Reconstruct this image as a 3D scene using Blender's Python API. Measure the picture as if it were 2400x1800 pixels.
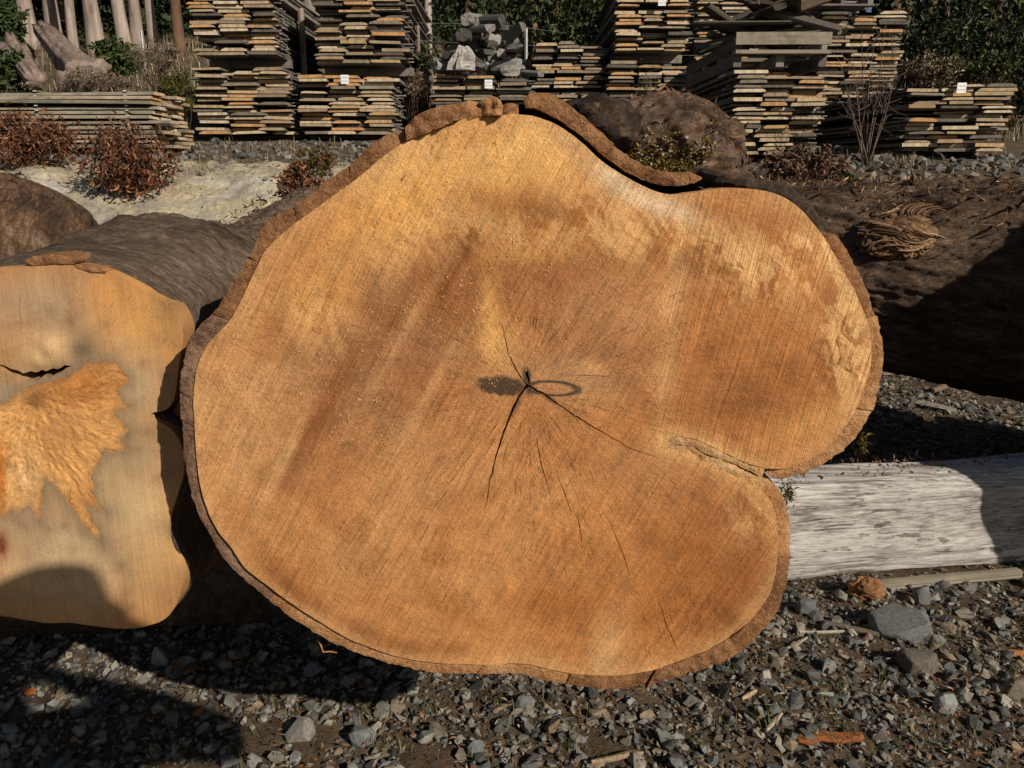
import bpy, bmesh, math, random
import numpy as np
from mathutils import Vector, Matrix
from mathutils.geometry import delaunay_2d_cdt
for _o in list(bpy.data.objects): bpy.data.objects.remove(_o)
S = bpy.context.scene
COL = S.collection
rnd = random.Random(7)
RNG = np.random.default_rng(11)
R = math.radians

# ---------------------------------------------------------------- camera
CAM_H, PITCH, FPX = 1.25, R(15.0), 28.0/36.0*2400.0
cd = bpy.data.cameras.new('camera'); cam = bpy.data.objects.new('camera', cd); COL.objects.link(cam)
cd.lens = 28.0; cd.sensor_width = 36.0; cd.clip_start = 0.05; cd.clip_end = 1000.0
cam.location = (0, 0, CAM_H); cam.rotation_euler = (R(90)-PITCH, 0, 0)
S.camera = cam
def ray(px, py):
    a = (px-1200.0)/FPX; u = -(py-900.0)/FPX
    return np.array([a, math.cos(PITCH)+u*math.sin(PITCH), -math.sin(PITCH)+u*math.cos(PITCH)])
def atY(px, py, Y):
    d = ray(px, py); t = Y/d[1]
    return np.array([d[0]*t, Y, CAM_H+d[2]*t])
def onZ(px, py, Z=0.0):
    d = ray(px, py); t = (Z-CAM_H)/d[2]
    return np.array([d[0]*t, d[1]*t, Z])

# ---------------------------------------------------------------- world, sun, exposure
SUN_DIR = Vector(ray(-300, 1720)).normalized()          # the way the light travels
W = bpy.data.worlds.new('World'); S.world = W; W.use_nodes = True
wn = W.node_tree; wn.nodes.clear()
sky = wn.nodes.new('ShaderNodeTexSky'); sky.sky_type = 'NISHITA'; sky.sun_disc = False
sky.sun_elevation = math.asin(-SUN_DIR.z); sky.sun_rotation = math.atan2(-SUN_DIR.x, -SUN_DIR.y)
bg = wn.nodes.new('ShaderNodeBackground'); bg.inputs['Strength'].default_value = 0.05
wo = wn.nodes.new('ShaderNodeOutputWorld')
wn.links.new(sky.outputs[0], bg.inputs['Color']); wn.links.new(bg.outputs[0], wo.inputs['Surface'])
sl = bpy.data.lights.new('sun', 'SUN'); sl.energy = 5.0; sl.angle = R(0.53); sl.color = (1.0, 0.91, 0.78)
so = bpy.data.objects.new('sun', sl); COL.objects.link(so)
so.rotation_euler = SUN_DIR.to_track_quat('-Z', 'Y').to_euler(); so.location = (3, -4, 6)
S.view_settings.view_transform = 'Standard'; S.view_settings.look = 'None'
S.view_settings.gamma = 1.0; S.view_settings.use_curve_mapping = False
S.view_settings.exposure = -0.12

# ---------------------------------------------------------------- numpy noise
_perm = np.random.default_rng(3).permutation(256).astype(np.int64); _perm = np.concatenate([_perm, _perm, _perm])
_g = np.random.default_rng(4).normal(size=(256, 3)); _g /= np.linalg.norm(_g, axis=1)[:, None]
def pn(P):
    P = np.asarray(P, float); i = np.floor(P).astype(np.int64); f = P-i; i &= 255
    w = f*f*f*(f*(f*6-15)+10); out = np.zeros(len(P))
    for dx in (0, 1):
        for dy in (0, 1):
            for dz in (0, 1):
                h = _perm[_perm[_perm[(i[:, 0]+dx) & 255]+((i[:, 1]+dy) & 255)]+((i[:, 2]+dz) & 255)]
                d = (_g[h]*(f-np.array([dx, dy, dz]))).sum(1)
                wt = (w[:, 0] if dx else 1-w[:, 0])*(w[:, 1] if dy else 1-w[:, 1])*(w[:, 2] if dz else 1-w[:, 2])
                out += d*wt
    return out*1.5
def fbm(P, o=4, lac=2.0, gain=0.5):
    P = np.asarray(P, float); a = 1.0; s = np.zeros(len(P)); k = 1.0
    for q in range(o):
        s += a*pn(P*k+q*17.3); a *= gain; k *= lac
    return s
def sstep(a, b, x):
    t = np.clip((x-a)/(b-a), 0, 1); return t*t*(3-2*t)
def lin(c):
    c = np.asarray(c, float)/255.0
    return np.where(c <= 0.04045, c/12.92, ((c+0.055)/1.055)**2.4)

# ---------------------------------------------------------------- mesh and object helpers
def mesh(name, V, F, mats, smooth=False, attrs=None, mi=None):
    V = np.asarray(V, float); me = bpy.data.meshes.new(name)
    if isinstance(F, np.ndarray):
        n, k = F.shape; me.vertices.add(len(V)); me.vertices.foreach_set('co', V.ravel())
        me.loops.add(n*k); me.loops.foreach_set('vertex_index', F.ravel().astype(np.int32))
        me.polygons.add(n); me.polygons.foreach_set('loop_start', np.arange(0, n*k, k, dtype=np.int32))
        me.update(calc_edges=True)
    else:
        me.from_pydata(V.tolist(), [], F); me.update()
    for m in (mats if isinstance(mats, (list, tuple)) else [mats]): me.materials.append(m)
    if mi is not None: me.polygons.foreach_set('material_index', np.asarray(mi, dtype=np.int32))
    me.polygons.foreach_set('use_smooth', [bool(smooth)]*len(me.polygons))
    for k, a in (attrs or {}).items():
        a = np.asarray(a, float)
        if a.ndim == 2:
            ca = me.color_attributes.new(k, 'FLOAT_COLOR', 'POINT')
            ca.data.foreach_set('color', np.concatenate([a[:, :3], np.ones((len(a), 1))], 1).ravel())
        else:
            me.attributes.new(k, 'FLOAT', 'POINT').data.foreach_set('value', a)
    return me
def tag(o, label=None, cat=None, group=None, kind=None):
    if label: o['label'] = label
    if cat: o['category'] = cat
    if group: o['group'] = group
    if kind: o['kind'] = kind
    return o
def thing(name, loc, label, cat, group=None):
    o = bpy.data.objects.new(name, None); COL.objects.link(o); o.location = Vector([float(v) for v in loc]); o.empty_display_size = 0.1
    return tag(o, label, cat, group)
def part(name, me, parent):                      # mesh given in world coordinates
    o = bpy.data.objects.new(name, me); COL.objects.link(o); o.parent = parent
    root = parent; t = Vector((0, 0, 0))
    while root is not None:
        t += root.location; root = root.parent
    o.matrix_parent_inverse = Matrix.Translation(-t)
    return o
def solo(name, V, F, mats, label, cat, group=None, kind=None, smooth=False, attrs=None, loc=None):
    V = np.asarray(V, float)
    c = np.array([V[:, 0].mean(), V[:, 1].mean(), V[:, 2].min()]) if loc is None else np.asarray(loc, float)
    me = mesh(name, V-c, F, mats, smooth, attrs)
    o = bpy.data.objects.new(name, me); COL.objects.link(o); o.location = c.tolist()
    return tag(o, label, cat, group, kind)
def merge(parts):                                # [(V,F,C?)...] -> one V,F(,C)
    Vs, Fs, Cs, n = [], [], [], 0
    for p in parts:
        Vs.append(p[0]); Fs.append(np.asarray(p[1])+n); n += len(p[0])
        if len(p) > 2: Cs.append(p[2])
    V = np.concatenate(Vs); F = np.concatenate(Fs)
    return (V, F, np.concatenate(Cs)) if Cs else (V, F)
def loft(secs, cap0=False, cap1=False):
    n = len(secs[0]); m = len(secs); V = np.concatenate(secs); F = []
    i = np.arange(n); j = (i+1) % n
    for s in range(m-1):
        F.append(np.stack([s*n+i, s*n+j, (s+1)*n+j, (s+1)*n+i], 1))
    F = np.concatenate(F).tolist()
    if cap0:
        V = np.vstack([V, secs[0].mean(0)]); c = len(V)-1; F += [[int(b), int(a), c] for a, b in zip(i, j)]
    if cap1:
        V = np.vstack([V, secs[-1].mean(0)]); c = len(V)-1; o = (m-1)*n; F += [[int(o+a), int(o+b), c] for a, b in zip(i, j)]
    return V, F
def tube(pts, rad, n=6):
    pts = np.asarray(pts, float); m = len(pts)
    rad = np.broadcast_to(np.asarray(rad, float), (m,)) if np.ndim(rad) < 2 else rad
    T = np.gradient(pts, axis=0); T /= np.linalg.norm(T, axis=1)[:, None]+1e-9
    up = np.array([0, 0, 1.0]) if abs(T[0, 2]) < 0.9 else np.array([1.0, 0, 0])
    A = np.cross(T, up); A /= np.linalg.norm(A, axis=1)[:, None]+1e-9; B = np.cross(A, T)
    th = np.linspace(0, 2*math.pi, n, endpoint=False)
    V = (pts[:, None]+rad[:, None, None]*(np.cos(th)[None, :, None]*A[:, None]+np.sin(th)[None, :, None]*B[:, None])).reshape(-1, 3)
    i = np.arange(n); j = (i+1) % n
    F = np.concatenate([np.stack([s*n+i, s*n+j, (s+1)*n+j, (s+1)*n+i], 1) for s in range(m-1)])
    V = np.vstack([V, pts[0], pts[-1]]); a, b = len(V)-2, len(V)-1; o = (m-1)*n
    F = np.concatenate([F, np.stack([j, i, np.full(n, a), np.full(n, a)], 1), np.stack([o+i, o+j, np.full(n, b), np.full(n, b)], 1)])
    return V, F
def quad2tri(F):
    F = np.asarray(F)
    t = np.concatenate([F[:, [0, 1, 2]], F[:, [0, 2, 3]]]); return t[(t[:, 0] != t[:, 1]) & (t[:, 1] != t[:, 2]) & (t[:, 0] != t[:, 2])]
def rotm(a, b, c):
    ca, sa, cb, sb, cc, sc = np.cos(a), np.sin(a), np.cos(b), np.sin(b), np.cos(c), np.sin(c)
    return np.array([[cc*cb, cc*sb*sa-sc*ca, cc*sb*ca+sc*sa], [sc*cb, sc*sb*sa+cc*ca, sc*sb*ca-cc*sa], [-sb, cb*sa, cb*ca]])
def leafcloud(P, size, cols, rng, asp=0.45, droop=0.0, fold=0.25):
    """one folded leaf blade at each point of P"""
    n = len(P); sz = size*rng.uniform(0.6, 1.35, n)
    d = rng.normal(size=(n, 3)); d[:, 2] -= droop; d /= np.linalg.norm(d, axis=1)[:, None]
    s = np.cross(d, rng.normal(size=(n, 3))); s /= np.linalg.norm(s, axis=1)[:, None]+1e-9; nn = np.cross(d, s)
    h = sz[:, None]
    V = np.stack([P, P+d*h*0.5+s*h*asp*0.5+nn*h*fold*0.3, P+d*h-nn*h*0.12, P+d*h*0.5-s*h*asp*0.5+nn*h*fold*0.3], 1).reshape(-1, 3)
    b = np.arange(n)*4
    F = np.concatenate([np.stack([b, b+1, b+2], 1), np.stack([b, b+2, b+3], 1)])
    cols = np.asarray(cols); C = cols[rng.integers(0, len(cols), n)]*rng.uniform(0.7, 1.25, (n, 1))
    return V, F, np.repeat(C, 4, 0)
def ballpts(n, c, r, rng, shell=0.35):
    d = rng.normal(size=(n, 3)); d /= np.linalg.norm(d, axis=1)[:, None]
    return np.asarray(c)+d*(rng.uniform(0, 1, n)**shell)[:, None]*np.asarray(r)
def resamp(poly, step, closed=True):
    P = np.asarray(poly, float); Q = np.vstack([P, P[:1]]) if closed else P
    L = np.concatenate([[0], np.cumsum(np.linalg.norm(np.diff(Q, axis=0), axis=1))]); n = max(3, int(L[-1]/step))
    t = np.linspace(0, L[-1], n, endpoint=not closed)
    return np.stack([np.interp(t, L, Q[:, k]) for k in range(Q.shape[1])], 1)
def smooth_poly(P, it=1, closed=True):
    P = np.asarray(P, float)
    for _ in range(it):
        Q = 0.5*P+0.25*np.roll(P, 1, 0)+0.25*np.roll(P, -1, 0)
        if not closed: Q[0], Q[-1] = P[0], P[-1]
        P = Q
    return P
def inside(pts, poly):
    x, y = pts[:, 0], pts[:, 1]; r = np.zeros(len(pts), bool); n = len(poly)
    for i in range(n):
        x1, y1 = poly[i]; x2, y2 = poly[(i+1) % n]
        if y1 == y2: continue
        c = ((y1 > y) != (y2 > y)) & (x < (x2-x1)*(y-y1)/(y2-y1)+x1); r ^= c
    return r
def dist_poly(pts, poly, closed=True):
    d = np.full(len(pts), 1e9); n = len(poly)
    for i in range(n if closed else n-1):
        a = poly[i]; b = poly[(i+1) % n]; ab = b-a; t = np.clip(((pts-a)@ab)/(ab@ab+1e-12), 0, 1)
        d = np.minimum(d, np.linalg.norm(pts-(a+t[:, None]*ab), axis=1))
    return d
def slab(poly, grid, holes=(), seed=0, extra=None):
    """fill a 2-D outline with small triangles, leaving the holes open; returns 2-D verts, tris and open rim edges"""
    poly = np.asarray(poly, float); rng = np.random.default_rng(seed)
    def ccw(q):
        q = np.asarray(q, float); w = q*np.roll(q[:, ::-1], -1, 0)
        return q if (w[:, 0]-w[:, 1]).sum() > 0 else q[::-1]
    poly = ccw(poly); holes = [ccw(h) for h in holes]
    lo, hi = poly.min(0), poly.max(0)
    gx, gy = np.meshgrid(np.arange(lo[0], hi[0], grid), np.arange(lo[1], hi[1], grid*0.87))
    gx[1::2] += grid*0.5
    G = np.stack([gx.ravel(), gy.ravel()], 1)+rng.uniform(-0.2, 0.2, (gx.size, 2))*grid
    G = G[inside(G, poly)]; G = G[dist_poly(G, poly) > grid*0.45]
    pts = [Vector(p) for p in poly.tolist()]; faces = [list(range(len(poly)))]
    for h in holes:
        faces.append(list(range(len(pts), len(pts)+len(h)))); pts += [Vector(p) for p in np.asarray(h).tolist()]
    if extra is not None: G = np.vstack([G, extra])
    pts += [Vector(p) for p in G.tolist()]
    v, e, f, ov, oe, of = delaunay_2d_cdt(pts, [], faces, 1, 1e-6)
    V = np.array([[p.x, p.y] for p in v]); T = [t for t, o in zip(f, of) if o and all(k == 0 for k in o)]
    cnt = {}
    for t in T:
        for i in range(len(t)): cnt[(t[i], t[(i+1) % len(t)])] = 1
    rim = [(p, q) for (p, q) in cnt if (q, p) not in cnt]
    return V, T, rim
def solid_slab(V2, T, rim, yfun, depth):
    """front face in the x-z plane at y = yfun, with rim walls running back"""
    Y = yfun(V2); V = np.stack([V2[:, 0], Y, V2[:, 1]], 1); F = [list(t) for t in T]; m = {}
    Vb = []
    for a, b in rim:
        for q in (a, b):
            if q not in m: m[q] = len(V)+len(Vb); Vb.append(V[q]); Vb.append(V[q]+np.array([0, depth, 0]))
        F.append([m[b], m[a], m[a]+1, m[b]+1])
    return np.vstack([V, np.array(Vb)]), F, np.array(list(m.keys()))

# ---------------------------------------------------------------- node helpers
def nd(nt, typ, ins=None, **props):
    n = nt.nodes.new(typ)
    for k, v in props.items(): setattr(n, k, v)
    for k, v in (ins or {}).items():
        s = n.inputs[k]
        if isinstance(v, bpy.types.NodeSocket): nt.links.new(v, s)
        else: s.default_value = v
    return n
class Mat:
    def __init__(s, name, rough=0.8, spec=0.3):
        s.m = bpy.data.materials.new(name); s.m.use_nodes = True; s.nt = s.m.node_tree; s.nt.nodes.clear()
        s.o = nd(s.nt, 'ShaderNodeOutputMaterial'); s.p = nd(s.nt, 'ShaderNodeBsdfPrincipled', {'Roughness': rough, 'Specular IOR Level': spec})
        s.nt.links.new(s.p.outputs[0], s.o.inputs[0])
        s.pos = nd(s.nt, 'ShaderNodeTexCoord').outputs['Object']
    def n(s, typ, ins=None, **pr): return nd(s.nt, typ, ins, **pr)
    def math(s, op, a, b=0.0, c=0.0): return s.n('ShaderNodeMath', {0: a, 1: b, 2: c}, operation=op).outputs[0]
    def noise(s, scale=1.0, vec=None, detail=4.0, rough=0.55, dist=0.0, out=0):
        return s.n('ShaderNodeTexNoise', {'Vector': vec if vec is not None else s.pos, 'Scale': scale, 'Detail': detail, 'Roughness': rough, 'Distortion': dist}).outputs[out]
    def vor(s, scale, vec=None, feature='F1', rand=1.0, out='Distance'):
        return s.n('ShaderNodeTexVoronoi', {'Vector': vec if vec is not None else s.pos, 'Scale': scale, 'Randomness': rand}, feature=feature).outputs[out]
    def scl(s, xyz, vec=None): return s.n('ShaderNodeVectorMath', {0: vec if vec is not None else s.pos, 1: xyz}, operation='MULTIPLY').outputs[0]
    def dot(s, xyz, vec=None): return s.n('ShaderNodeVectorMath', {0: vec if vec is not None else s.pos, 1: xyz}, operation='DOT_PRODUCT').outputs['Value']
    def xyz(s, x, y=0.0, z=0.0): return s.n('ShaderNodeCombineXYZ', {0: x, 1: y, 2: z}).outputs[0]
    def ramp(s, fac, stops, interp='LINEAR'):
        r = s.n('ShaderNodeValToRGB', {0: fac}); cr = r.color_ramp; cr.interpolation = interp
        while len(cr.elements) > 1: cr.elements.remove(cr.elements[-1])
        for i, (p, c) in enumerate(stops):
            e = cr.elements[0] if i == 0 else cr.elements.new(p)
            e.position = p; e.color = (c, c, c, 1) if np.ndim(c) == 0 else (*[float(v) for v in c], 1)
        return r.outputs[0]
    def mix(s, f, a, b, mode='MIX'):
        a = a if isinstance(a, bpy.types.NodeSocket) else (*[float(v) for v in a], 1)
        b = b if isinstance(b, bpy.types.NodeSocket) else (*[float(v) for v in b], 1)
        n = s.n('ShaderNodeMix', data_type='RGBA', blend_type=mode)
        for k, v in ((0, f), (6, a), (7, b)):
            if isinstance(v, bpy.types.NodeSocket): s.nt.links.new(v, n.inputs[k])
            else: n.inputs[k].default_value = v
        return n.outputs[2]
    def scale_col(s, col, f): return s.n('ShaderNodeVectorMath', {0: col, 'Scale': f}, operation='SCALE').outputs[0]
    def attr(s, name, out='Color'): return s.n('ShaderNodeAttribute', attribute_name=name).outputs[out]
    def maprange(s, v, a, b, c, d): return s.n('ShaderNodeMapRange', {0: v, 1: a, 2: b, 3: c, 4: d}).outputs[0]
    def color(s, c):
        if isinstance(c, bpy.types.NodeSocket): s.nt.links.new(c, s.p.inputs['Base Color'])
        else: s.p.inputs['Base Color'].default_value = (*c, 1)
    def bump(s, h, strength=0.5, dist=0.002, prev=None):
        ins = {'Height': h, 'Strength': strength, 'Distance': dist}
        if prev is not None: ins['Normal'] = prev
        b = s.n('ShaderNodeBump', ins).outputs[0]; s.nt.links.new(b, s.p.inputs['Normal']); return b

# ---------------------------------------------------------------- materials
def make_attr_mat(name, rough=0.8, spec=0.2, nscale=60.0, namp=0.35, bdist=0.002, bstr=0.4, back=False):
    m = Mat(name, rough, spec); c = m.attr('col'); n = m.noise(nscale, detail=5)
    f = m.maprange(n, 0.25, 0.75, 1-namp, 1+namp)
    m.color(m.scale_col(c, f)); m.bump(n, bstr, bdist)
    if back:
        m.p.inputs['Transmission Weight'].default_value = 0.0
    return m.m
MAT_STONE = make_attr_mat('grey_crushed_stone', 0.85, 0.25, 90, 0.35, 0.003, 0.5)
MAT_LEAF = make_attr_mat('leaf', 0.6, 0.3, 30, 0.25, 0.001, 0.1)
MAT_TWIG = make_attr_mat('twig', 0.9, 0.1, 60, 0.35, 0.002, 0.3)
MAT_CHIP = make_attr_mat('wood_chip', 0.85, 0.15, 120, 0.4, 0.003, 0.6)
MAT_MOSS = make_attr_mat('moss', 0.95, 0.05, 300, 0.4, 0.001, 0.2)
MAT_CLOTH = make_attr_mat('cloth', 0.9, 0.1, 40, 0.2, 0.002, 0.2)

def mat_ground():
    m = Mat('yard_ground', 0.95, 0.15)
    dirt = m.ramp(m.noise(5.0, detail=8, rough=0.7), [(0.3, (0.045, 0.030, 0.018)), (0.5, (0.11, 0.073, 0.042)), (0.72, (0.19, 0.132, 0.082))])
    peb = m.vor(85.0, out='Color'); pebd = m.vor(85.0)
    pebc = m.ramp(m.n('ShaderNodeSeparateColor', {0: peb}).outputs[0], [(0.0, (0.030, 0.030, 0.030)), (0.5, (0.070, 0.070, 0.066)), (1.0, (0.13, 0.125, 0.115))])
    dirt = m.mix(m.math('MULTIPLY', m.ramp(pebd, [(0.35, 1.0), (0.55, 0.0)]), m.ramp(m.noise(9.0), [(0.38, 0.0), (0.6, 0.75)])), dirt, pebc)
    # pale clay of the cut bank
    cv = m.n('ShaderNodeVectorMath', {0: m.pos, 1: m.scale_col(m.noise(6.0, detail=4, out=1), 0.18)}, operation='ADD').outputs[0]
    crack = m.ramp(m.vor(5.5, vec=cv, feature='DISTANCE_TO_EDGE'), [(0.0, 0.72), (0.02, 0.92), (0.06, 1.0)])
    big = m.noise(1.6, detail=6, rough=0.6)
    clay = m.ramp(big, [(0.3, (0.24, 0.22, 0.20)), (0.42, (0.40, 0.35, 0.26)), (0.54, (0.50, 0.41, 0.26)), (0.66, (0.60, 0.56, 0.48))])
    clay = m.scale_col(clay, m.math('MULTIPLY', crack, m.maprange(m.noise(24.0, detail=6, rough=0.7), 0.25, 0.75, 0.5, 1.3)))
    clay = m.mix(m.ramp(m.noise(1.0, vec=m.scl((1.2, 3.5, 7.0)), detail=5, rough=0.65), [(0.50, 0.0), (0.66, 0.65)]), clay, (0.27, 0.255, 0.235))
    cm = m.math('MULTIPLY_ADD', m.math('SUBTRACT', m.noise(7.0, detail=6, rough=0.7), 0.5), 0.9, m.attr('clay', 'Fac'))
    cm = m.ramp(cm, [(0.42, 0.0), (0.56, 1.0)])
    # brown leaf litter and grass soil of the hillside
    hill = m.ramp(m.noise(3.0, detail=8, rough=0.75), [(0.3, (0.035, 0.025, 0.014)), (0.5, (0.10, 0.075, 0.045)), (0.7, (0.20, 0.165, 0.11))])
    hm = m.ramp(m.attr('hill', 'Fac'), [(0.3, 0.0), (0.7, 1.0)])
    m.color(m.mix(hm, m.mix(cm, dirt, clay), hill))
    h = m.math('ADD', m.noise(30.0, detail=8, rough=0.7), m.math('MULTIPLY', crack, 0.5))
    m.bump(h, 0.8, 0.02); return m.m
MAT_GROUND = mat_ground()

def mat_wood_main():
    m = Mat('sawn_end_grain', 0.62, 0.3)
    tone = m.attr('tone'); rm = m.attr('rightpass', 'Fac')
    warp = m.math('MULTIPLY', m.math('SUBTRACT', m.noise(3.0, detail=2), 0.5), 0.03)
    def saw(th, su, sv, off=0.0):
        t = R(th); u = m.math('ADD', m.dot((-math.sin(t), 0, math.cos(t))), warp); v = m.dot((math.cos(t), 0, math.sin(t)))
        return m.noise(1.0, vec=m.xyz(m.math('MULTIPLY', u, su), m.math('MULTIPLY', v, sv), off), detail=3, rough=0.6)
    def pick(a, b): return m.math('ADD', m.math('MULTIPLY', a, m.math('SUBTRACT', 1.0, rm)), m.math('MULTIPLY', b, rm))
    s1 = pick(saw(61, 150, 5), saw(77, 190, 3)); s2 = pick(saw(57, 420, 14, 3.0), saw(79, 480, 9, 3.0)); s3 = pick(saw(63, 38, 3, 7.0), saw(76, 30, 2, 7.0))
    # medullary rays round the pith
    px, _, pz = [float(v) for v in atY(1237, 903, 1.10)]
    sep = m.n('ShaderNodeSeparateXYZ', {0: m.pos}); dx = m.math('SUBTRACT', sep.outputs[0], px); dz = m.math('SUBTRACT', sep.outputs[2], pz)
    rr = m.math('SQRT', m.math('ADD', m.math('MULTIPLY', dx, dx), m.math('MULTIPLY', dz, dz)))
    an = m.math('ADD', m.math('ARCTAN2', dz, dx), m.math('MULTIPLY', m.math('SUBTRACT', m.noise(4.0, detail=2), 0.5), 0.35))
    ray1 = m.noise(1.0, vec=m.xyz(m.math('MULTIPLY', an, 42.0), m.math('MULTIPLY', rr, 5.0), 0.0), detail=4, rough=0.65)
    fade = m.ramp(rr, [(0.0, 0.4), (0.05, 1.0), (0.2, 0.6), (0.42, 0.14)])
    ring = m.noise(1.0, vec=m.xyz(m.math('MULTIPLY', m.math('ADD', m.attr('rn', 'Fac'), m.math('MULTIPLY', m.noise(6.0, detail=3), 0.10)), 20.0), 0.0, 0.0), detail=2, rough=0.5)
    blot = m.noise(9.0, detail=6, rough=0.6, dist=0.6)
    fine = m.noise(330.0, detail=4, rough=0.75); gran = m.noise(120.0, detail=4, rough=0.7)
    s4 = pick(saw(60, 70, 11, 11.0), saw(77, 60, 8, 11.0)); t_ = R(60)
    bigs = m.noise(11.0, detail=6, rough=0.62, dist=1.6); mott = m.noise(30.0, detail=5, rough=0.65, dist=1.2)
    # wavy pale figure close under the bark
    ta = R(-63); fv = m.n('ShaderNodeVectorMath', {0: m.xyz(m.math('MULTIPLY', m.dot((-math.sin(ta), 0, math.cos(ta))), 46.0), m.math('MULTIPLY', m.dot((math.cos(ta), 0, math.sin(ta))), 17.0), 0.0), 1: m.scale_col(m.noise(11.0, detail=4, out=1), 3.2)}, operation='ADD').outputs[0]
    figN = m.noise(1.0, vec=fv, detail=3, rough=0.55, dist=0.9)
    figm = m.math('MULTIPLY', m.ramp(figN, [(0.40, 0.0), (0.58, 1.0), (0.75, 0.6)]), m.attr('fig', 'Fac'))
    f = m.math('MULTIPLY_ADD', m.math('SUBTRACT', s1, 0.5), 0.55, 1.0)
    f = m.math('MULTIPLY_ADD', m.math('SUBTRACT', s2, 0.5), 0.60, f)
    f = m.math('MULTIPLY_ADD', m.math('SUBTRACT', s3, 0.5), 0.28, f)
    f = m.math('MULTIPLY_ADD', m.math('MULTIPLY', m.math('SUBTRACT', ray1, 0.5), fade), 1.15, f)
    f = m.math('MULTIPLY_ADD', m.math('SUBTRACT', ring, 0.5), 0.22, f)
    f = m.math('MULTIPLY_ADD', m.math('SUBTRACT', fine, 0.5), 0.8, f)
    f = m.math('MULTIPLY_ADD', m.math('SUBTRACT', gran, 0.5), 0.55, f)
    f = m.math('MULTIPLY_ADD', m.math('SUBTRACT', s4, 0.5), 0.30, f)
    f = m.math('MULTIPLY_ADD', m.math('SUBTRACT', bigs, 0.5), 0.75, f)
    f = m.math('MULTIPLY_ADD', m.math('SUBTRACT', mott, 0.5), 0.55, f)
    f = m.math('MAXIMUM', f, 0.25)
    c = m.scale_col(tone, f)
    c = m.mix(m.ramp(blot, [(0.42, 0.0), (0.68, 0.55)]), c, m.scale_col(m.mix(1.0, tone, (0.76, 0.56, 0.38), 'MULTIPLY'), f))
    c = m.mix(m.math('MULTIPLY', figm, 0.92), c, m.scale_col(m.xyz(0.86, 0.51, 0.205), m.math('MULTIPLY_ADD', f, 0.6, 0.4)))
    st = m.math('MULTIPLY_ADD', m.math('SUBTRACT', m.noise(60.0, detail=4), 0.5), 0.7, m.attr('stain', 'Fac'))
    st = m.ramp(st, [(0.22, 0.0), (0.75, 0.92)])
    c = m.mix(st, c, m.scale_col(m.xyz(0.050, 0.032, 0.018), m.math('ADD', f, 0.1)))
    chip = m.math('MULTIPLY', m.ramp(m.noise(230.0, detail=2), [(0.66, 0.0), (0.72, 1.0)]), m.attr('dust', 'Fac'))
    c = m.mix(m.math('MULTIPLY', chip, 0.8), c, (0.80, 0.56, 0.33))
    m.color(c)
    h = m.math('MULTIPLY_ADD', s1, 1.3, m.math('MULTIPLY', s2, 0.8)); h = m.math('MULTIPLY_ADD', fine, 0.55, h); h = m.math('MULTIPLY_ADD', s3, 1.6, h)
    h = m.math('MULTIPLY_ADD', chip, 0.9, h); h = m.math('MULTIPLY_ADD', gran, 0.9, h)
    m.bump(h, 0.85, 0.0026); return m.m
MAT_WOOD = mat_wood_main()

def mat_wood_left():
    m = Mat('grey_tan_end_grain', 0.65, 0.3); tone = m.attr('tone')
    st = m.noise(1.0, vec=m.scl((170, 1, 7)), detail=3, rough=0.65); bl = m.noise(9.0, detail=7, rough=0.68, dist=0.8); fine = m.noise(300.0, detail=3, rough=0.7)
    spots = m.ramp(m.math('MULTIPLY_ADD', m.math('SUBTRACT', m.noise(40.0, detail=3), 0.5), 0.12, m.vor(13.0)), [(0.05, 1.0), (0.17, 0.0)])
    f = m.math('MULTIPLY_ADD', m.math('SUBTRACT', st, 0.5), 0.45, 1.0); f = m.math('MULTIPLY_ADD', m.math('SUBTRACT', bl, 0.5), 1.0, f); f = m.math('MULTIPLY_ADD', m.math('SUBTRACT', fine, 0.5), 0.7, f)
    c = m.scale_col(tone, f)
    c = m.mix(m.math('MULTIPLY', spots, m.ramp(m.noise(3.3), [(0.45, 0.0), (0.6, 0.7)])), c, (0.13, 0.085, 0.05))
    m.color(c); m.bump(m.math('ADD', m.math('MULTIPLY', st, 0.8), m.math('MULTIPLY', fine, 0.6)), 0.5, 0.0015); return m.m
MAT_WOOD_L = mat_wood_left()

def mat_rot():
    m = Mat('punky_orange_wood', 0.85, 0.15); tone = m.attr('tone')
    hx, _, hz = [float(v) for v in atY(85, 935, 1.185)]; sep = m.n('ShaderNodeSeparateXYZ', {0: m.pos}); dx = m.math('SUBTRACT', sep.outputs[0], hx); dz = m.math('SUBTRACT', sep.outputs[2], hz)
    an = m.math('ADD', m.math('ARCTAN2', dz, dx), m.math('MULTIPLY', m.math('SUBTRACT', m.noise(12.0, detail=3), 0.5), 0.8)); rr = m.math('SQRT', m.math('ADD', m.math('MULTIPLY', dx, dx), m.math('MULTIPLY', dz, dz)))
    fb = m.noise(1.0, vec=m.xyz(m.math('MULTIPLY', an, 26.0), m.math('MULTIPLY', rr, 22.0), 0.0), detail=6, rough=0.75, dist=0.4); a = m.noise(150.0, detail=5, rough=0.75, dist=0.5); b = m.noise(14.0, detail=4)
    f = m.math('MULTIPLY_ADD', m.math('SUBTRACT', a, 0.5), 1.1, 1.0); f = m.math('MULTIPLY_ADD', m.math('SUBTRACT', fb, 0.5), 1.9, f); f = m.math('MAXIMUM', f, 0.2)
    c = m.mix(m.ramp(b, [(0.45, 0.0), (0.65, 0.6)]), m.scale_col(tone, f), m.scale_col(m.xyz(0.46, 0.20, 0.06), f))
    m.color(c); m.bump(m.math('ADD', m.math('MULTIPLY', a, 0.8), fb), 0.8, 0.0018); return m.m
MAT_ROT = mat_rot()

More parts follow.
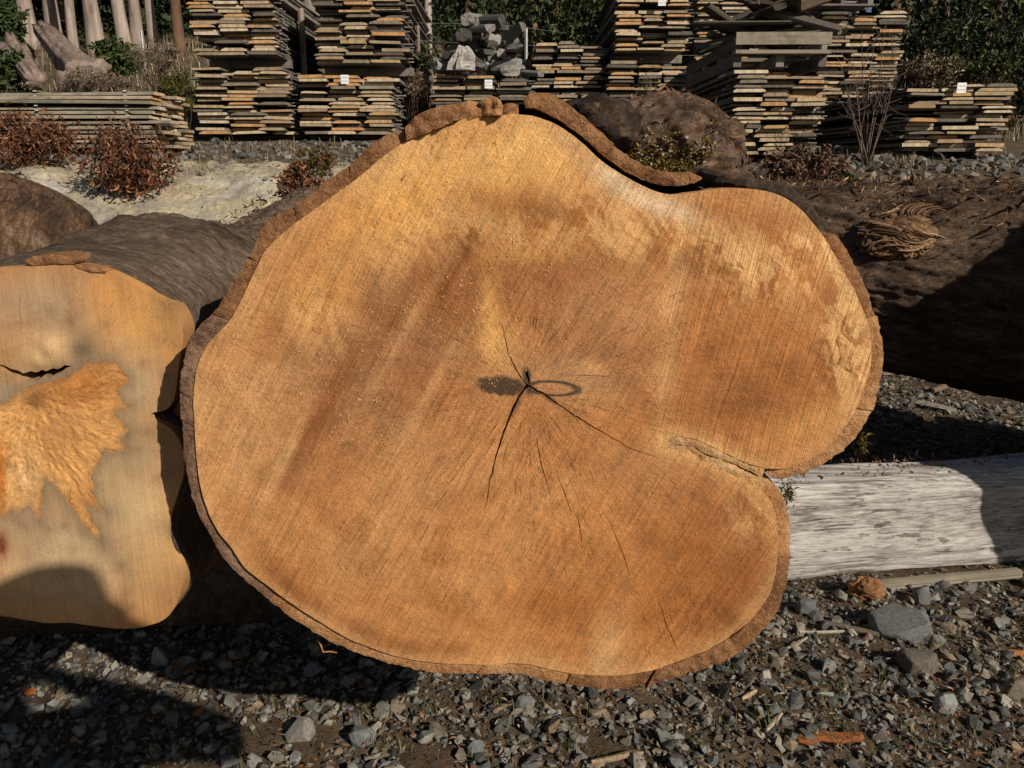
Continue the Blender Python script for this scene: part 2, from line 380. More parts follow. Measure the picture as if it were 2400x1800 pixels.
def mat_bark_end(name, c0, c1, c2):
    m = Mat(name, 0.9, 0.1)
    a = m.noise(150.0, detail=5, rough=0.7); b = m.noise(18.0, detail=4)
    f = m.math('MULTIPLY_ADD', m.math('SUBTRACT', b, 0.5), 0.9, a)
    c = m.ramp(f, [(0.25, c0), (0.5, c1), (0.75, c2)])
    c = m.mix(m.ramp(m.noise(330.0, detail=2), [(0.66, 0.0), (0.74, 0.5)]), c, (0.55, 0.34, 0.18))
    m.color(c); m.bump(m.math('ADD', a, m.math('MULTIPLY', m.noise(420.0, detail=2), 0.6)), 0.95, 0.0045); return m.m
MAT_BARKEND = mat_bark_end('red_brown_bark_section', (0.12, 0.054, 0.024), (0.27, 0.130, 0.058), (0.40, 0.215, 0.107))
MAT_BARKEND2 = mat_bark_end('grey_brown_bark_section', (0.11, 0.062, 0.040), (0.24, 0.140, 0.088), (0.36, 0.225, 0.15))
MAT_BARKEND3 = mat_bark_end('orange_bark_section', (0.24, 0.112, 0.045), (0.44, 0.22, 0.096), (0.58, 0.34, 0.17))
MAT_LIP = mat_bark_end('pale_ingrown_bark', (0.34, 0.175, 0.075), (0.58, 0.335, 0.15), (0.72, 0.48, 0.26))

def mat_bark(name, cols, sv, amp=0.012, ring=False):
    m = Mat(name, 0.8, 0.3)
    v = m.scl(sv); a = m.noise(1.0, vec=v, detail=8, rough=0.68, dist=0.5); b = m.noise(4.5, detail=5, rough=0.6)
    f = m.math('MULTIPLY_ADD', m.math('SUBTRACT', b, 0.5), 0.8, a)
    c = m.ramp(f, [(0.2+0.6*i/(len(cols)-1), k) for i, k in enumerate(cols)])
    fl = m.ramp(m.noise(1.0, vec=m.scl((sv[0]*1.7, sv[1]*1.7, sv[2]*1.7)), detail=3), [(0.63, 0.0), (0.70, 0.8)])
    c = m.mix(fl, c, (0.20, 0.105, 0.045))
    a2 = m.noise(1.0, vec=m.scl((sv[0]*4.5, sv[1]*4.5, sv[2]*4.5)), detail=6, rough=0.7, dist=0.4); a3 = m.noise(85.0, detail=6, rough=0.72)
    k = m.math('MULTIPLY', m.maprange(a2, 0.28, 0.72, 0.3, 1.7), m.maprange(a3, 0.25, 0.75, 0.5, 1.5))
    c = m.scale_col(c, k)
    m.color(c); b1 = m.bump(m.math('ADD', a, m.math('MULTIPLY', a2, 0.5)), 0.9, amp*1.6); m.bump(a3, 0.8, 0.006, b1); return m.m
MAT_BARK_L = mat_bark('muddy_wrinkled_bark', [(0.030, 0.018, 0.011), (0.115, 0.074, 0.047), (0.205, 0.142, 0.098), (0.30, 0.235, 0.175)], (13, 60, 13))
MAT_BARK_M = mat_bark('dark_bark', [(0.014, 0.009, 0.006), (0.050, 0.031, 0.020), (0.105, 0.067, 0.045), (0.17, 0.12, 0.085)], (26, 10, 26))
MAT_BARK_R = mat_bark('wet_dark_bark', [(0.012, 0.007, 0.004), (0.062, 0.036, 0.021), (0.145, 0.090, 0.055), (0.26, 0.17, 0.105)], (9, 20, 34))
MAT_BARK_F = mat_bark('red_stained_bark', [(0.012, 0.007, 0.004), (0.055, 0.030, 0.017), (0.13, 0.072, 0.038), (0.24, 0.17, 0.12)], (34, 8, 11))

def mat_bleach():
    m = Mat('bleached_timber', 0.75, 0.25)
    g0 = m.noise(1.0, vec=m.scl((1.6, 90, 150)), detail=8, rough=0.72, dist=0.15); g1 = m.noise(1.0, vec=m.scl((6, 200, 330)), detail=4, rough=0.7); g = m.math('MULTIPLY_ADD', m.math('SUBTRACT', g1, 0.5), 0.35, g0); b = m.noise(1.0, vec=m.scl((3.2, 6, 9)), detail=5, rough=0.6)
    f = m.math('MULTIPLY_ADD', m.math('SUBTRACT', b, 0.5), 0.6, g)
    c = m.ramp(f, [(0.26, (0.10, 0.085, 0.072)), (0.40, (0.25, 0.225, 0.20)), (0.51, (0.43, 0.40, 0.37)), (0.66, (0.585, 0.555, 0.515))])
    fl = m.math('MULTIPLY', m.ramp(m.noise(1.0, vec=m.scl((9, 30, 26)), detail=4, rough=0.6), [(0.61, 0.0), (0.64, 1.0)]), m.ramp(m.noise(1.0, vec=m.scl((2.3, 3, 5))), [(0.48, 0.0), (0.56, 1.0)]))
    c = m.mix(m.math('MULTIPLY', fl, 0.75), c, (0.13, 0.105, 0.09))
    ck = m.ramp(m.noise(1.0, vec=m.scl((1.3, 20, 34)), detail=3, rough=0.5), [(0.485, 0.0), (0.497, 1.0), (0.503, 1.0), (0.515, 0.0)]); c = m.mix(m.math('MULTIPLY', ck, m.ramp(m.noise(2.2), [(0.45, 0.0), (0.55, 0.8)])), c, (0.05, 0.04, 0.035))
    m.color(c); h = m.math('SUBTRACT', g, m.math('MULTIPLY', fl, 0.5)); m.bump(h, 0.7, 0.006); return m.m
MAT_BLEACH = mat_bleach()

def mat_board(name, stops, grain, side):
    m = Mat(name, 0.85, 0.15)
    rv = m.n('ShaderNodeObjectInfo').outputs['Random']
    c = m.ramp(rv, stops, 'LINEAR')
    p = m.n('ShaderNodeVectorMath', {0: m.pos, 1: m.xyz(m.math('MULTIPLY', rv, 37.0), m.math('MULTIPLY', rv, 91.0), m.math('MULTIPLY', rv, 53.0))}, operation='ADD').outputs[0]
    a = m.noise(1.0, vec=m.scl(grain, p), detail=5, rough=0.65); b = m.noise(6.0, vec=p, detail=4, rough=0.6)
    f = m.math('MULTIPLY_ADD', m.math('SUBTRACT', a, 0.5), 1.0, 1.0); f = m.math('MULTIPLY_ADD', m.math('SUBTRACT', b, 0.5), 1.3, f)
    c = m.scale_col(c, f)
    c = m.mix(m.ramp(m.noise(9.0, vec=p, detail=3), [(0.52, 0.0), (0.72, 0.6)]), c, (0.10, 0.085, 0.07) if side else (0.21, 0.165, 0.12))
    m.color(c); m.bump(a, 0.5, 0.004); return m.m
MAT_END_W = mat_board('warm_board_end', [(0.0, (0.24, 0.18, 0.125)), (0.2, (0.38, 0.28, 0.175)), (0.40, (0.52, 0.40, 0.26)), (0.58, (0.56, 0.46, 0.33)), (0.74, (0.48, 0.32, 0.17)), (0.88, (0.50, 0.26, 0.10)), (1.0, (0.32, 0.23, 0.15))], (30, 2, 60), False)
MAT_END_G = mat_board('grey_board_end', [(0.0, (0.10, 0.085, 0.068)), (0.45, (0.17, 0.145, 0.115)), (0.65, (0.26, 0.215, 0.155)), (0.82, (0.40, 0.30, 0.175)), (0.92, (0.44, 0.27, 0.11)), (1.0, (0.16, 0.14, 0.12))], (30, 2, 60), False)
MAT_SIDE = mat_board('weathered_board_side', [(0.0, (0.10, 0.088, 0.075)), (0.5, (0.17, 0.15, 0.13)), (1.0, (0.26, 0.23, 0.195))], (40, 2.5, 40), True)
MAT_SIDE_S = mat_board('tan_grey_board_side', [(0.0, (0.16, 0.14, 0.105)), (0.5, (0.25, 0.215, 0.16)), (1.0, (0.34, 0.285, 0.21))], (2.5, 40, 40), True)
MAT_STICK = mat_board('pale_sticker', [(0.0, (0.50, 0.46, 0.38)), (1.0, (0.66, 0.62, 0.54))], (30, 30, 30), False)

def mat_trunk(name, cols):
    m = Mat(name, 0.85, 0.15); a = m.noise(1.0, vec=m.scl((14, 14, 1.3)), detail=6, rough=0.65, dist=0.4); b = m.noise(1.4, detail=4)
    f = m.math('MULTIPLY_ADD', m.math('SUBTRACT', b, 0.5), 0.7, a)
    m.color(m.ramp(f, [(0.25, cols[0]), (0.5, cols[1]), (0.72, cols[2])])); m.bump(a, 0.6, 0.02); return m.m
MAT_TRUNK = mat_trunk('pale_gum_bark', [(0.13, 0.10, 0.08), (0.30, 0.24, 0.20), (0.44, 0.37, 0.32)])
MAT_TRUNK_R = mat_trunk('red_brown_trunk_bark', [(0.05, 0.03, 0.02), (0.14, 0.08, 0.05), (0.24, 0.15, 0.09)])
def mat_paper():
    m = Mat('paper_tag', 0.6, 0.3)
    sep = m.n('ShaderNodeSeparateXYZ', {0: m.pos}); z = sep.outputs[2]
    ln = m.ramp(m.math('FRACT', m.math('MULTIPLY', z, 30.0)), [(0.30, 0.0), (0.36, 1.0), (0.62, 1.0), (0.68, 0.0)])
    gl = m.ramp(m.noise(1.0, vec=m.scl((170, 1, 60)), detail=2), [(0.48, 0.0), (0.52, 1.0)])
    ed = m.math('MULTIPLY', m.math('LESS_THAN', m.math('ABSOLUTE', sep.outputs[0]), 0.036), m.math('LESS_THAN', m.math('ABSOLUTE', z), 0.036))
    m.color(m.mix(m.math('MULTIPLY', m.math('MULTIPLY', ln, gl), ed), (0.80, 0.80, 0.80), (0.10, 0.10, 0.12))); return m.m
MAT_PAPER = mat_paper()
def plain(name, c, rough=0.7, spec=0.3, metal=0.0):
    m = Mat(name, rough, spec); n = m.noise(25.0, detail=4); m.color(m.scale_col(m.xyz(*c), m.maprange(n, 0.3, 0.7, 0.8, 1.2))); m.p.inputs['Metallic'].default_value = metal; return m.m
MAT_STEEL = plain('galvanised_steel', (0.35, 0.36, 0.37), 0.5, 0.5, 0.6)
MAT_BLUE = plain('blue_plastic_scrap', (0.02, 0.10, 0.45), 0.4, 0.5)

# ================================================================ terrain
def tz(x, y):
    x = np.asarray(x, float); y = np.asarray(y, float)
    rx = sstep(-1.2, 2.2, x); lo = 4.35+1.0*rx; hi = 6.15+0.75*rx
    t = np.clip((y-lo)/(hi-lo), 0, 1); ramp = np.where(rx < 0.5, t*t*(3-2*t)*0.5+0.5*t, t*t*(3-2*t))
    z = (1.20-0.06*rx)*ramp+0.12*np.clip(y-6.1, 0, 3.4)
    left = 1-sstep(-3.0, 3.0, x)
    z = z+np.clip(y-9.6, 0, 12)*(0.10+0.24*left)
    z = z+np.clip(y-21.6, 0, 40)*0.25
    return z
def tzn(x, y):
    x = np.asarray(x, float); y = np.asarray(y, float); P = np.stack([x, y, np.zeros_like(x)], -1).reshape(-1, 3)
    bank = (sstep(4.3, 4.9, y)*(1-sstep(6.8, 7.6, y))*(1-sstep(0.2, 2.0, x))).ravel()
    far = sstep(9.5, 12, y).ravel()
    n = 0.010*fbm(P*5.0, 4)+bank*(0.075*fbm(P*2.0+9, 5)+0.035*np.abs(fbm(P*6.0, 4)))+far*0.10*fbm(P*0.9, 4)
    return tz(x, y)+n.reshape(x.shape)
xs = np.unique(np.round(np.concatenate([np.linspace(-260, -24, 14), np.arange(-24, -4, 0.5), np.arange(-4, 4, 0.045), np.arange(4, 24, 0.5), np.linspace(24, 260, 14)]), 4))
ys = np.unique(np.round(np.concatenate([np.linspace(-260, -6, 10), np.arange(-6, 1, 0.25), np.arange(1, 7.4, 0.045), np.arange(7.4, 14, 0.14), np.arange(14, 30, 0.6), np.linspace(30, 300, 14)]), 4))
GX, GY = np.meshgrid(xs, ys); GZ = tzn(GX, GY)
V = np.stack([GX.ravel(), GY.ravel(), GZ.ravel()], 1); nx, ny = len(xs), len(ys)
ii, jj = np.meshgrid(np.arange(nx-1), np.arange(ny-1)); b = (jj*nx+ii).ravel()
F = np.stack([b, b+1, b+nx+1, b+nx], 1)
fx, fy = GX.ravel(), GY.ravel()
clay = sstep(4.2, 4.6, fy)*(1-sstep(6.7, 7.3, fy))*(1-sstep(0.6, 1.8, fx))
clay = np.maximum(clay, 0.42*sstep(5.6, 6.2, fy)*(1-sstep(6.6, 7.4, fy))*sstep(1.5, 3, fx))
hill = sstep(9.4, 10.6, fy)
g = bpy.data.objects.new('gravel_yard_ground', mesh('gravel_yard_ground', V, F, MAT_GROUND, True, {'clay': clay, 'hill': hill}))
COL.objects.link(g); tag(g, 'brown dirt yard rising to a pale cut clay bank behind', None, kind='structure')

# ================================================================ loose stones
def rock_bases(n, npts, rng, flat=0.75):
    out = []
    for _ in range(n):
        p = rng.normal(size=(npts, 3)); p /= np.linalg.norm(p, axis=1)[:, None]; p *= rng.uniform(0.72, 1.0, (npts, 1)); p *= np.array([1.0, rng.uniform(0.6, 0.9), flat*rng.uniform(0.6, 1.0)])
        bm = bmesh.new(); [bm.verts.new(q) for q in p.tolist()]
        bmesh.ops.convex_hull(bm, input=bm.verts[:]); bmesh.ops.delete(bm, geom=[v for v in bm.verts if not v.link_faces], context='VERTS')
        bmesh.ops.triangulate(bm, faces=bm.faces[:]); bm.verts.index_update()
        out.append((np.array([v.co[:] for v in bm.verts]), np.array([[v.index for v in f.verts] for f in bm.faces]))); bm.free()
    return out
ROCKS = rock_bases(22, 14, RNG); PEBS = rock_bases(10, 7, RNG)
STONE_COLS = np.array([1.34, 1.28, 1.20])*np.array([(0.098, 0.101, 0.098), (0.125, 0.128, 0.122), (0.066, 0.068, 0.066), (0.16, 0.16, 0.148), (0.115, 0.100, 0.080), (0.14, 0.11, 0.078), (0.080, 0.083, 0.079), (0.19, 0.175, 0.15), (0.045, 0.046, 0.045)])
def scatter(x, y, r, bases, rng, sink=0.25, cols=STONE_COLS):
    n = len(x); z = tzn(x, y); ps = []
    pick = rng.integers(0, len(bases), n); C = cols[rng.integers(0, len(cols), n)]*rng.uniform(0.75, 1.25, (n, 1))
    for k, (bv, bf) in enumerate(bases):
        q = np.where(pick == k)[0]
        if not len(q): continue
        a = rng.uniform(0, 6.283, len(q)); ti = rng.normal(0, 0.28, (len(q), 2)); ca, sa = np.cos(a), np.sin(a)
        P = bv[None]*r[q][:, None, None]*rng.uniform(0.85, 1.2, (len(q), 1, 3))
        X = P[..., 0]*ca[:, None]-P[..., 1]*sa[:, None]; Y = P[..., 0]*sa[:, None]+P[..., 1]*ca[:, None]; Z = P[..., 2]+X*ti[:, :1]+Y*ti[:, 1:]
        W_ = np.stack([X+x[q][:, None], Y+y[q][:, None], Z+(z[q]+r[q]*sink)[:, None]], -1).reshape(-1, 3)
        ff = (bf[None]+np.arange(len(q))[:, None, None]*len(bv)).reshape(-1, 3)
        ps.append((W_, ff, np.repeat(C[q], len(bv), 0)))
    return merge(ps)
def region(n, x0, x1, y0, y1, rmed, rsig, rmax, clump=0.0):
    x = RNG.uniform(x0, x1, n); y = RNG.uniform(y0, y1, n); r = np.minimum(rmed*np.exp(RNG.normal(0, rsig, n)), rmax)
    if clump:
        k = fbm(np.stack([x*2.3, y*2.3, np.zeros(n)], 1), 3) > -clump; x, y, r = x[k], y[k], r[k]
    return x, y, r
def cat(*a): return [np.concatenate(k) for k in zip(*a)]
x, y, r = cat(region(8200, -1.9, 2.2, 1.15, 2.2, 0.0115, 0.48, 0.034, 0.6), region(3400, -2.4, 2.6, 2.2, 3.4, 0.015, 0.4, 0.045, 0.4), region(3800, 0.7, 3.6, 3.2, 5.4, 0.016, 0.4, 0.045, 0.4))
s1 = scatter(x, y, r, ROCKS, RNG)
x, y, r = cat(region(19000, -1.9, 2.2, 1.15, 2.3, 0.0062, 0.45, 0.014, 0.6), region(9000, 0.6, 2.9, 2.2, 4.6, 0.0075, 0.45, 0.016, 0.6))
s2 = scatter(x, y, r, PEBS, RNG, 0.3)
V, F, C = merge([s1, s2])
solo('gravel', V, F, MAT_STONE, 'loose crushed grey gravel spread over the brown yard', None, kind='stuff', attrs={'col': C}, loc=(0, 0, 0))
x, y, r = cat(region(2600, -6.5, 2.0, 6.7, 8.9, 0.030, 0.4, 0.07), region(1500, 1.6, 6.5, 5.8, 8.2, 0.034, 0.45, 0.09), region(150, -4.5, 0.5, 5.6, 6.8, 0.016, 0.5, 0.045))
V, F, C = scatter(x, y, r, ROCKS, RNG, 0.2, STONE_COLS*0.85)
solo('bank_gravel', V, F, MAT_STONE, 'dark gravel spilling over the top of the clay bank below the timber stacks', None, kind='stuff', attrs={'col': C}, loc=(0, 0, 0))

# ================================================================ the big sawn log
Y0 = 1.10
def fp(pts, Y=Y0):                                 # outline points of a vertical plane seen at these directions -> its own x, z in metres
    return np.array([atY(a, b, Y)[[0, 2]] for a, b in pts])
WOOD = [(1250,271),(1275,280),(1294,286),(1317,299),(1347,320),(1372,341),(1402,371),(1427,390),(1461,411),(1499,432),(1537,449),(1571,457),(1613,453),(1638,449),(1672,444),(1714,441),(1756,442),(1794,447),(1828,457),(1858,474),(1883,495),(1908,525),(1934,559),(1959,601),(1980,639),(2001,677),(2018,715),(2031,749),(2040,791),(2043,833),(2040,866),(2031,892),(2021,924),(2008,958),(1987,991),(1956,1032),(1920,1065),(1874,1088),(1833,1099),(1792,1098),(1749,1085),(1711,1068),(1677,1051),(1643,1034),(1614,1026),(1588,1021),(1567,1026),(1562,1037),(1571,1048),(1605,1051),(1639,1072),(1677,1091),(1715,1112),(1753,1129),(1782,1144),(1803,1169),(1816,1199),(1822,1228),(1824,1262),(1822,1309),(1816,1351),(1803,1393),(1782,1427),(1753,1461),(1706,1499),(1656,1528),(1601,1549),(1538,1570),(1487,1579),(1436,1585),(1390,1585),(1339,1581),(1284,1570),(1242,1558),(1200,1555),(1138,1559),(1054,1556),(982,1550),(927,1539),(877,1522),(822,1501),(780,1478),(729,1444),(687,1417),(645,1385),(603,1354),(573,1330),(543,1284),(514,1250),(493,1212),(476,1166),(465,1119),(459,1069),(455,1005),(452,942),(455,900),(459,871),(468,841),(484,808),(510,782),(539,753),(556,723),(573,689),(590,651),(607,618),(619,592),(636,573),(662,548),(695,521),(738,491),(780,459),(822,430),(860,400),(889,373),(919,352),(953,329),(999,314),(1033,299),(1075,282),(1117,273),(1160,268),(1202,267)]
WOOD_W = smooth_poly(resamp(fp(WOOD), 0.006), 1)
base = np.array([0.05, 1.3, 0.0])
LOG = thing('sawn_log', base, 'huge freshly sawn log with a deep notch in its round end', 'log')

def crack(pts, w, taper=True, jag=0.12, seed=0, Y=Y0):
    P = smooth_poly(resamp(fp(pts, Y), 0.006, False), 6, False); n = len(P); rg = np.random.default_rng(seed)
    T = np.gradient(P, axis=0); T /= np.linalg.norm(T, axis=1)[:, None]+1e-9; N = np.stack([-T[:, 1], T[:, 0]], 1)
    P = P+N*(rg.normal(0, w*jag, (n, 1)))
    t = np.linspace(0, 1, n); wd = w*(0.68 if w < 0.01 else 1.0)*((1-t)**0.55 if taper else np.sin(np.pi*np.clip(t*0.96+0.02, 0, 1))**0.7)*rg.uniform(0.75, 1.2, n)+0.00012
    return np.vstack([P+N*wd[:, None]*0.5, (P-N*wd[:, None]*0.5)[::-1]])
holes = []
PITH = (1236, 903)
holes.append(crack([(1233,905),(1212,935),(1195,975),(1178,1020),(1163,1068),(1152,1110),(1145,1150),(1138,1190),(1134,1205)], 0.0046, seed=1))
holes.append(crack([(1234,902),(1262,915),(1300,942),(1345,972),(1390,1000),(1440,1030),(1485,1055),(1530,1070),(1555,1075)], 0.0042, seed=2))
holes.append(crack([(1237,908),(1222,885),(1208,868),(1195,838),(1186,805),(1180,775),(1172,745)], 0.0030, seed=3))
holes.append(crack([(1241,903),(1238,880),(1234,862)], 0.0052, False, seed=4))
holes.append(crack([(1258,1025),(1262,1060),(1270,1095),(1287,1150)], 0.0022, False, seed=5))
holes.append(crack([(1305,1110),(1318,1140),(1330,1175),(1341,1210)], 0.0018, False, seed=6))
holes.append(crack([(1352,1195),(1357,1225),(1364,1272)], 0.0018, False, seed=7))
holes.append(crack([(1430,1225),(1447,1265),(1465,1310),(1475,1350)], 0.0016, False, seed=8))
holes.append(crack([(1330,880),(1370,879),(1400,880),(1435,884)], 0.0013, False, seed=9))
holes.append(crack([(1560,1455),(1575,1495),(1590,1530)], 0.0016, False, seed=10))
holes.append(crack([(1540,1400),(1555,1440),(1570,1500)], 0.0013, False, seed=11))
holes.append(crack([(1278,960),(1300,990),(1333,1035)], 0.0013, False, seed=12))
rg = np.random.default_rng(5)
def dash(cx, cy, ang, L, w):
    d = np.array([math.cos(ang), math.sin(ang)])*L*0.5
    a = np.array([cx, cy]); m = a+np.array([-d[1], d[0]])*rg.normal(0, 0.05)
    return crack([tuple(a-d), tuple(m), tuple(a+d)], w, False, 0.15, int(rg.integers(1e6)))
for k in range(420):                               # fine drying checks along the rays
    a = rg.uniform(0, 2*math.pi); rr = abs(rg.normal(0, 1))*210+75
    down = math.sin(a) > 0.2
    if not down and rg.uniform() < 0.45: continue
    if down: rr *= 1.35
    cx, cy = PITH[0]+math.cos(a)*rr, PITH[1]+math.sin(a)*rr*0.95
    if abs(cx-1160) < 130 and abs(cy-905) < 40: continue
    q = fp([(cx, cy)])
    if not inside(q, WOOD_W)[0] or dist_poly(q, WOOD_W)[0] < 0.035: continue
    holes.append(dash(cx, cy, a+rg.normal(0, 0.10), rg.uniform(10, 46), rg.uniform(0.0005, 0.0010)))
for k in range(26):
    cx = rg.uniform(1420, 1680); cy = 1560-rg.uniform(15, 130)-abs(cx-1480)*0.25
    q = fp([(cx, cy)])
    if inside(q, WOOD_W)[0] and dist_poly(q, WOOD_W)[0] > 0.02: holes.append(dash(cx, cy, math.pi/2-0.22, rg.uniform(20, 50), rg.uniform(0.0004, 0.0008)))
for k in range(16):
    cx, cy = rg.uniform(540, 640), rg.uniform(730, 830); q = fp([(cx, cy)])
    if inside(q, WOOD_W)[0] and dist_poly(q, WOOD_W)[0] > 0.015: holes.append(dash(cx, cy, 0.32, rg.uniform(18, 50), 0.0006))
_ex, _ey = np.meshgrid(np.arange(1095, 1375, 2.6), np.arange(855, 960, 2.6)); _e = fp(list(zip((_ex+rg.uniform(-.6, .6, _ex.shape)).ravel(), (_ey+rg.uniform(-.6, .6, _ey.shape)).ravel())))
V2, T, rim = slab(WOOD_W, 0.0055, holes, 1, _e)
def to_px(V3):                                     # picks where each blotch of colour sits on the face, in the units of the outline above
    q = np.asarray(V3)-np.array([0, 0, CAM_H]); dep = q[:, 1]*math.cos(PITCH)-q[:, 2]*math.sin(PITCH); up = q[:, 1]*math.sin(PITCH)+q[:, 2]*math.cos(PITCH)
    return np.stack([1200+q[:, 0]/dep*FPX, 900-up/dep*FPX], 1)
def face_y(P): 
    q = np.stack([P[:, 0]*5, P[:, 1]*5, np.zeros(len(P))], 1)
    return Y0+0.0035*fbm(q, 2)+0.0012*pn(q*5)
V, F, rk = solid_slab(V2, T, rim, face_y, 0.05)
V2a = V[:, [0, 2]]; PX = to_px(np.stack([V2a[:, 0], np.full(len(V2a), Y0), V2a[:, 1]], 1))
def blob(cx, cy, rx, ry, ang=0.0, soft=1.0):
    a = R(ang); dx, dy = PX[:, 0]-cx, PX[:, 1]-cy; u = (dx*math.cos(a)+dy*math.sin(a))/rx; v = (-dx*math.sin(a)+dy*math.cos(a))/ry
    wob = 0.35*fbm(np.stack([PX[:, 0]/110, PX[:, 1]/110, np.full(len(PX), cx*0.01)], 1), 3)
    return np.exp(-np.maximum(u*u+v*v+wob, 0)**soft)
tone = np.tile(np.array([0.510, 0.232, 0.078]), (len(PX), 1))
def lay(w, c, s=1.0):
    global tone; w = np.clip(w*s*1.15, 0, 1)[:, None]; tone = tone*(1-w)+w*np.asarray(c)
GOLD, DARK, PINK, RED, PALE, WHITE, GREY = (0.69, 0.370, 0.122), (0.275, 0.100, 0.024), (0.400, 0.195, 0.082), (0.350, 0.138, 0.036), (0.60, 0.335, 0.142), (0.70, 0.50, 0.29), (0.47, 0.27, 0.128)
lay(blob(880, 820, 330, 260, -50), PINK, 0.75); lay(blob(560, 950, 140, 330), PALE, 0.55); lay(blob(1000, 1250, 420, 230, -20), PALE, 0.30)
lay(blob(1130, 400, 330, 150, -12), GOLD, 0.85); lay(blob(900, 520, 260, 90, -40), GOLD, 0.55); lay(blob(1180, 320, 200, 60), GOLD, 0.6)
lay(blob(1320, 520, 190, 45, 12), DARK, 0.85); lay(blob(1120, 560, 130, 45, -35), DARK, 0.6); lay(blob(1090, 690, 90, 150, 25), DARK, 0.5); lay(blob(960, 690, 190, 30, -58), DARK, 0.4)
lay(blob(1480, 560, 230, 40, 8), GOLD, 0.45); lay(blob(1220, 590, 70, 25), GOLD, 0.5); lay(blob(1440, 620, 190, 60, -8), DARK, 0.45)
lay(blob(1150, 740, 26, 120, -4), GOLD, 0.6); lay(blob(1170, 810, 60, 55), GOLD, 0.55)
lay(blob(1400, 780, 170, 170), PINK, 0.55); lay(blob(1330, 880, 180, 60), GREY, 0.6); lay(blob(1390, 862, 55, 22), PALE, 0.8, )
lay(blob(1720, 620, 180, 110, 30), DARK, 0.35); lay(blob(1700, 880, 260, 140), RED, 0.35); lay(blob(1960, 860, 50, 190, 0), DARK, 0.45); lay(blob(1900, 1000, 130, 50, -30), GOLD, 0.35)
lay(blob(1800, 930, 190, 60, -20), DARK, 0.35)
lay(blob(1680, 1300, 200, 230, 20), RED, 0.62); lay(blob(1720, 1440, 90, 60, -40), DARK, 0.6); lay(blob(1770, 1270, 60, 130), DARK, 0.35); lay(blob(1550, 1120, 200, 70, 20), PINK, 0.4)
lay(blob(700, 1395, 130, 26, 38), DARK, 0.75); lay(blob(860, 1490, 80, 22, 26), DARK, 0.6); lay(blob(940, 1520, 60, 22, 10), DARK, 0.75); lay(blob(1060, 1525, 60, 16, 5), DARK, 0.4); lay(blob(1340, 1420, 160, 70), RED, 0.4)
lay(blob(1420, 1540, 40, 110, 12), PALE, 0.7); lay(blob(740, 700, 60, 60), GOLD, 0.6); lay(blob(720, 1010, 60, 160, 25), PINK, 0.4)
lay(blob(720, 1030, 25, 120, 28), DARK, 0.45); lay(blob(800, 880, 30, 200, 30), DARK, 0.35); lay(blob(1060, 640, 16, 90, 32), DARK, 0.5); lay(blob(940, 790, 14, 150, 30), PALE, 0.5); lay(blob(1000, 930, 14, 180, 30), PALE, 0.45)
lay(blob(660, 1090, 12, 140, 26), PALE, 0.6); lay(blob(1570, 780, 30, 260, 6), PALE, 0.45); lay(blob(1480, 700, 120, 90, -30), PALE, 0.25)
dE = dist_poly(V2a, WOOD_W)
wob = 0.006*fbm(np.stack([V2a[:, 0]*9, V2a[:, 1]*9, np.zeros(len(V2a))], 1), 3)
lay(np.exp(-((dE+wob)/0.022)**2), PALE, 0.5)
lay(blob(1540, 480, 130, 26, 22), WHITE, 0.7); lay(blob(1440, 420, 70, 24, 40), WHITE, 0.55); lay(blob(1330, 330, 60, 26, 40), PALE, 0.6)
slit = np.exp(-((dist_poly(PX, np.array([(1562,1037),(1640,1055),(1790,1118)], float), False)-6)/26)**2)
lay(slit, (0.64, 0.36, 0.14), 0.85)
snz = 0.35*fbm(np.stack([PX[:, 0]/22, PX[:, 1]/14, np.zeros(len(PX))], 1), 3)
stain = np.maximum(np.clip(1.3+snz-(((PX[:, 0]-1176)/62)**2+((PX[:, 1]-904-0.10*(PX[:, 0]-1176))/25)**2), 0, 1), np.exp(-((PX[:, 0]-1235)/11)**2-((PX[:, 1]-882)/24)**2)*1.1)
ell = np.sqrt(((PX[:, 0]-1295)/58)**2+((PX[:, 1]-910-0.05*(PX[:, 0]-1295))/16)**2)
stain = np.maximum(stain, 0.85*np.exp(-((ell-1)/0.24)**2)); stain = np.maximum(stain, 0.8*np.exp(-((PX[:, 0]-1240)/16)**2-((PX[:, 1]-915)/16)**2))
for (a, b_, c_) in (((1233,905),(1195,975),9), ((1240,905),(1300,942),8)):
    stain = np.maximum(stain, 0.6*np.exp(-(dist_poly(PX, np.array([a, b_], float), False)/c_)**2))
fig = np.clip(1.2*blob(1985, 780, 60, 230, -6)+0.5*blob(1150, 360, 260, 60, -8)+0.5*blob(1560, 540, 200, 40, 6)+1.0*blob(1900, 600, 90, 50, 45)+0.9*blob(1760, 640, 110, 75, 20)+0.55*blob(1350, 560, 300, 45, 10)+0.5*blob(740, 740, 90, 90)+0.45*blob(1010, 560, 110, 60, -25)+0.45*blob(1760, 1200, 60, 90, 40)+0.4*blob(1480, 500, 200, 40, 14), 0, 1)
rightpass = sstep(-10, 10, PX[:, 0]-(1585-(PX[:, 1]-480)*0.075))*(1-sstep(-8, 8, PX[:, 1]-1030-(PX[:, 0]-1540)*0.4))
rightpass = np.maximum(rightpass, sstep(-30, 30, PX[:, 0]-(1560-(PX[:, 1]-1050)*0.30))*sstep(1040, 1060, PX[:, 1])*0.0)
rr = np.linalg.norm(V2a-fp([PITH])[0], axis=1); rn = rr/(rr+dE+1e-6)
tb_ = np.array([0.510, 0.232, 0.078]); tone = tb_*(tone/tb_)**1.45*np.array([1.03, 0.965, 0.90]); tone = np.minimum(tone, np.array([0.82, 0.56, 0.36]))
dust = np.clip(0.25+0.9*blob(1090, 560, 260, 230, -40)+0.6*blob(760, 900, 160, 260), 0, 1)
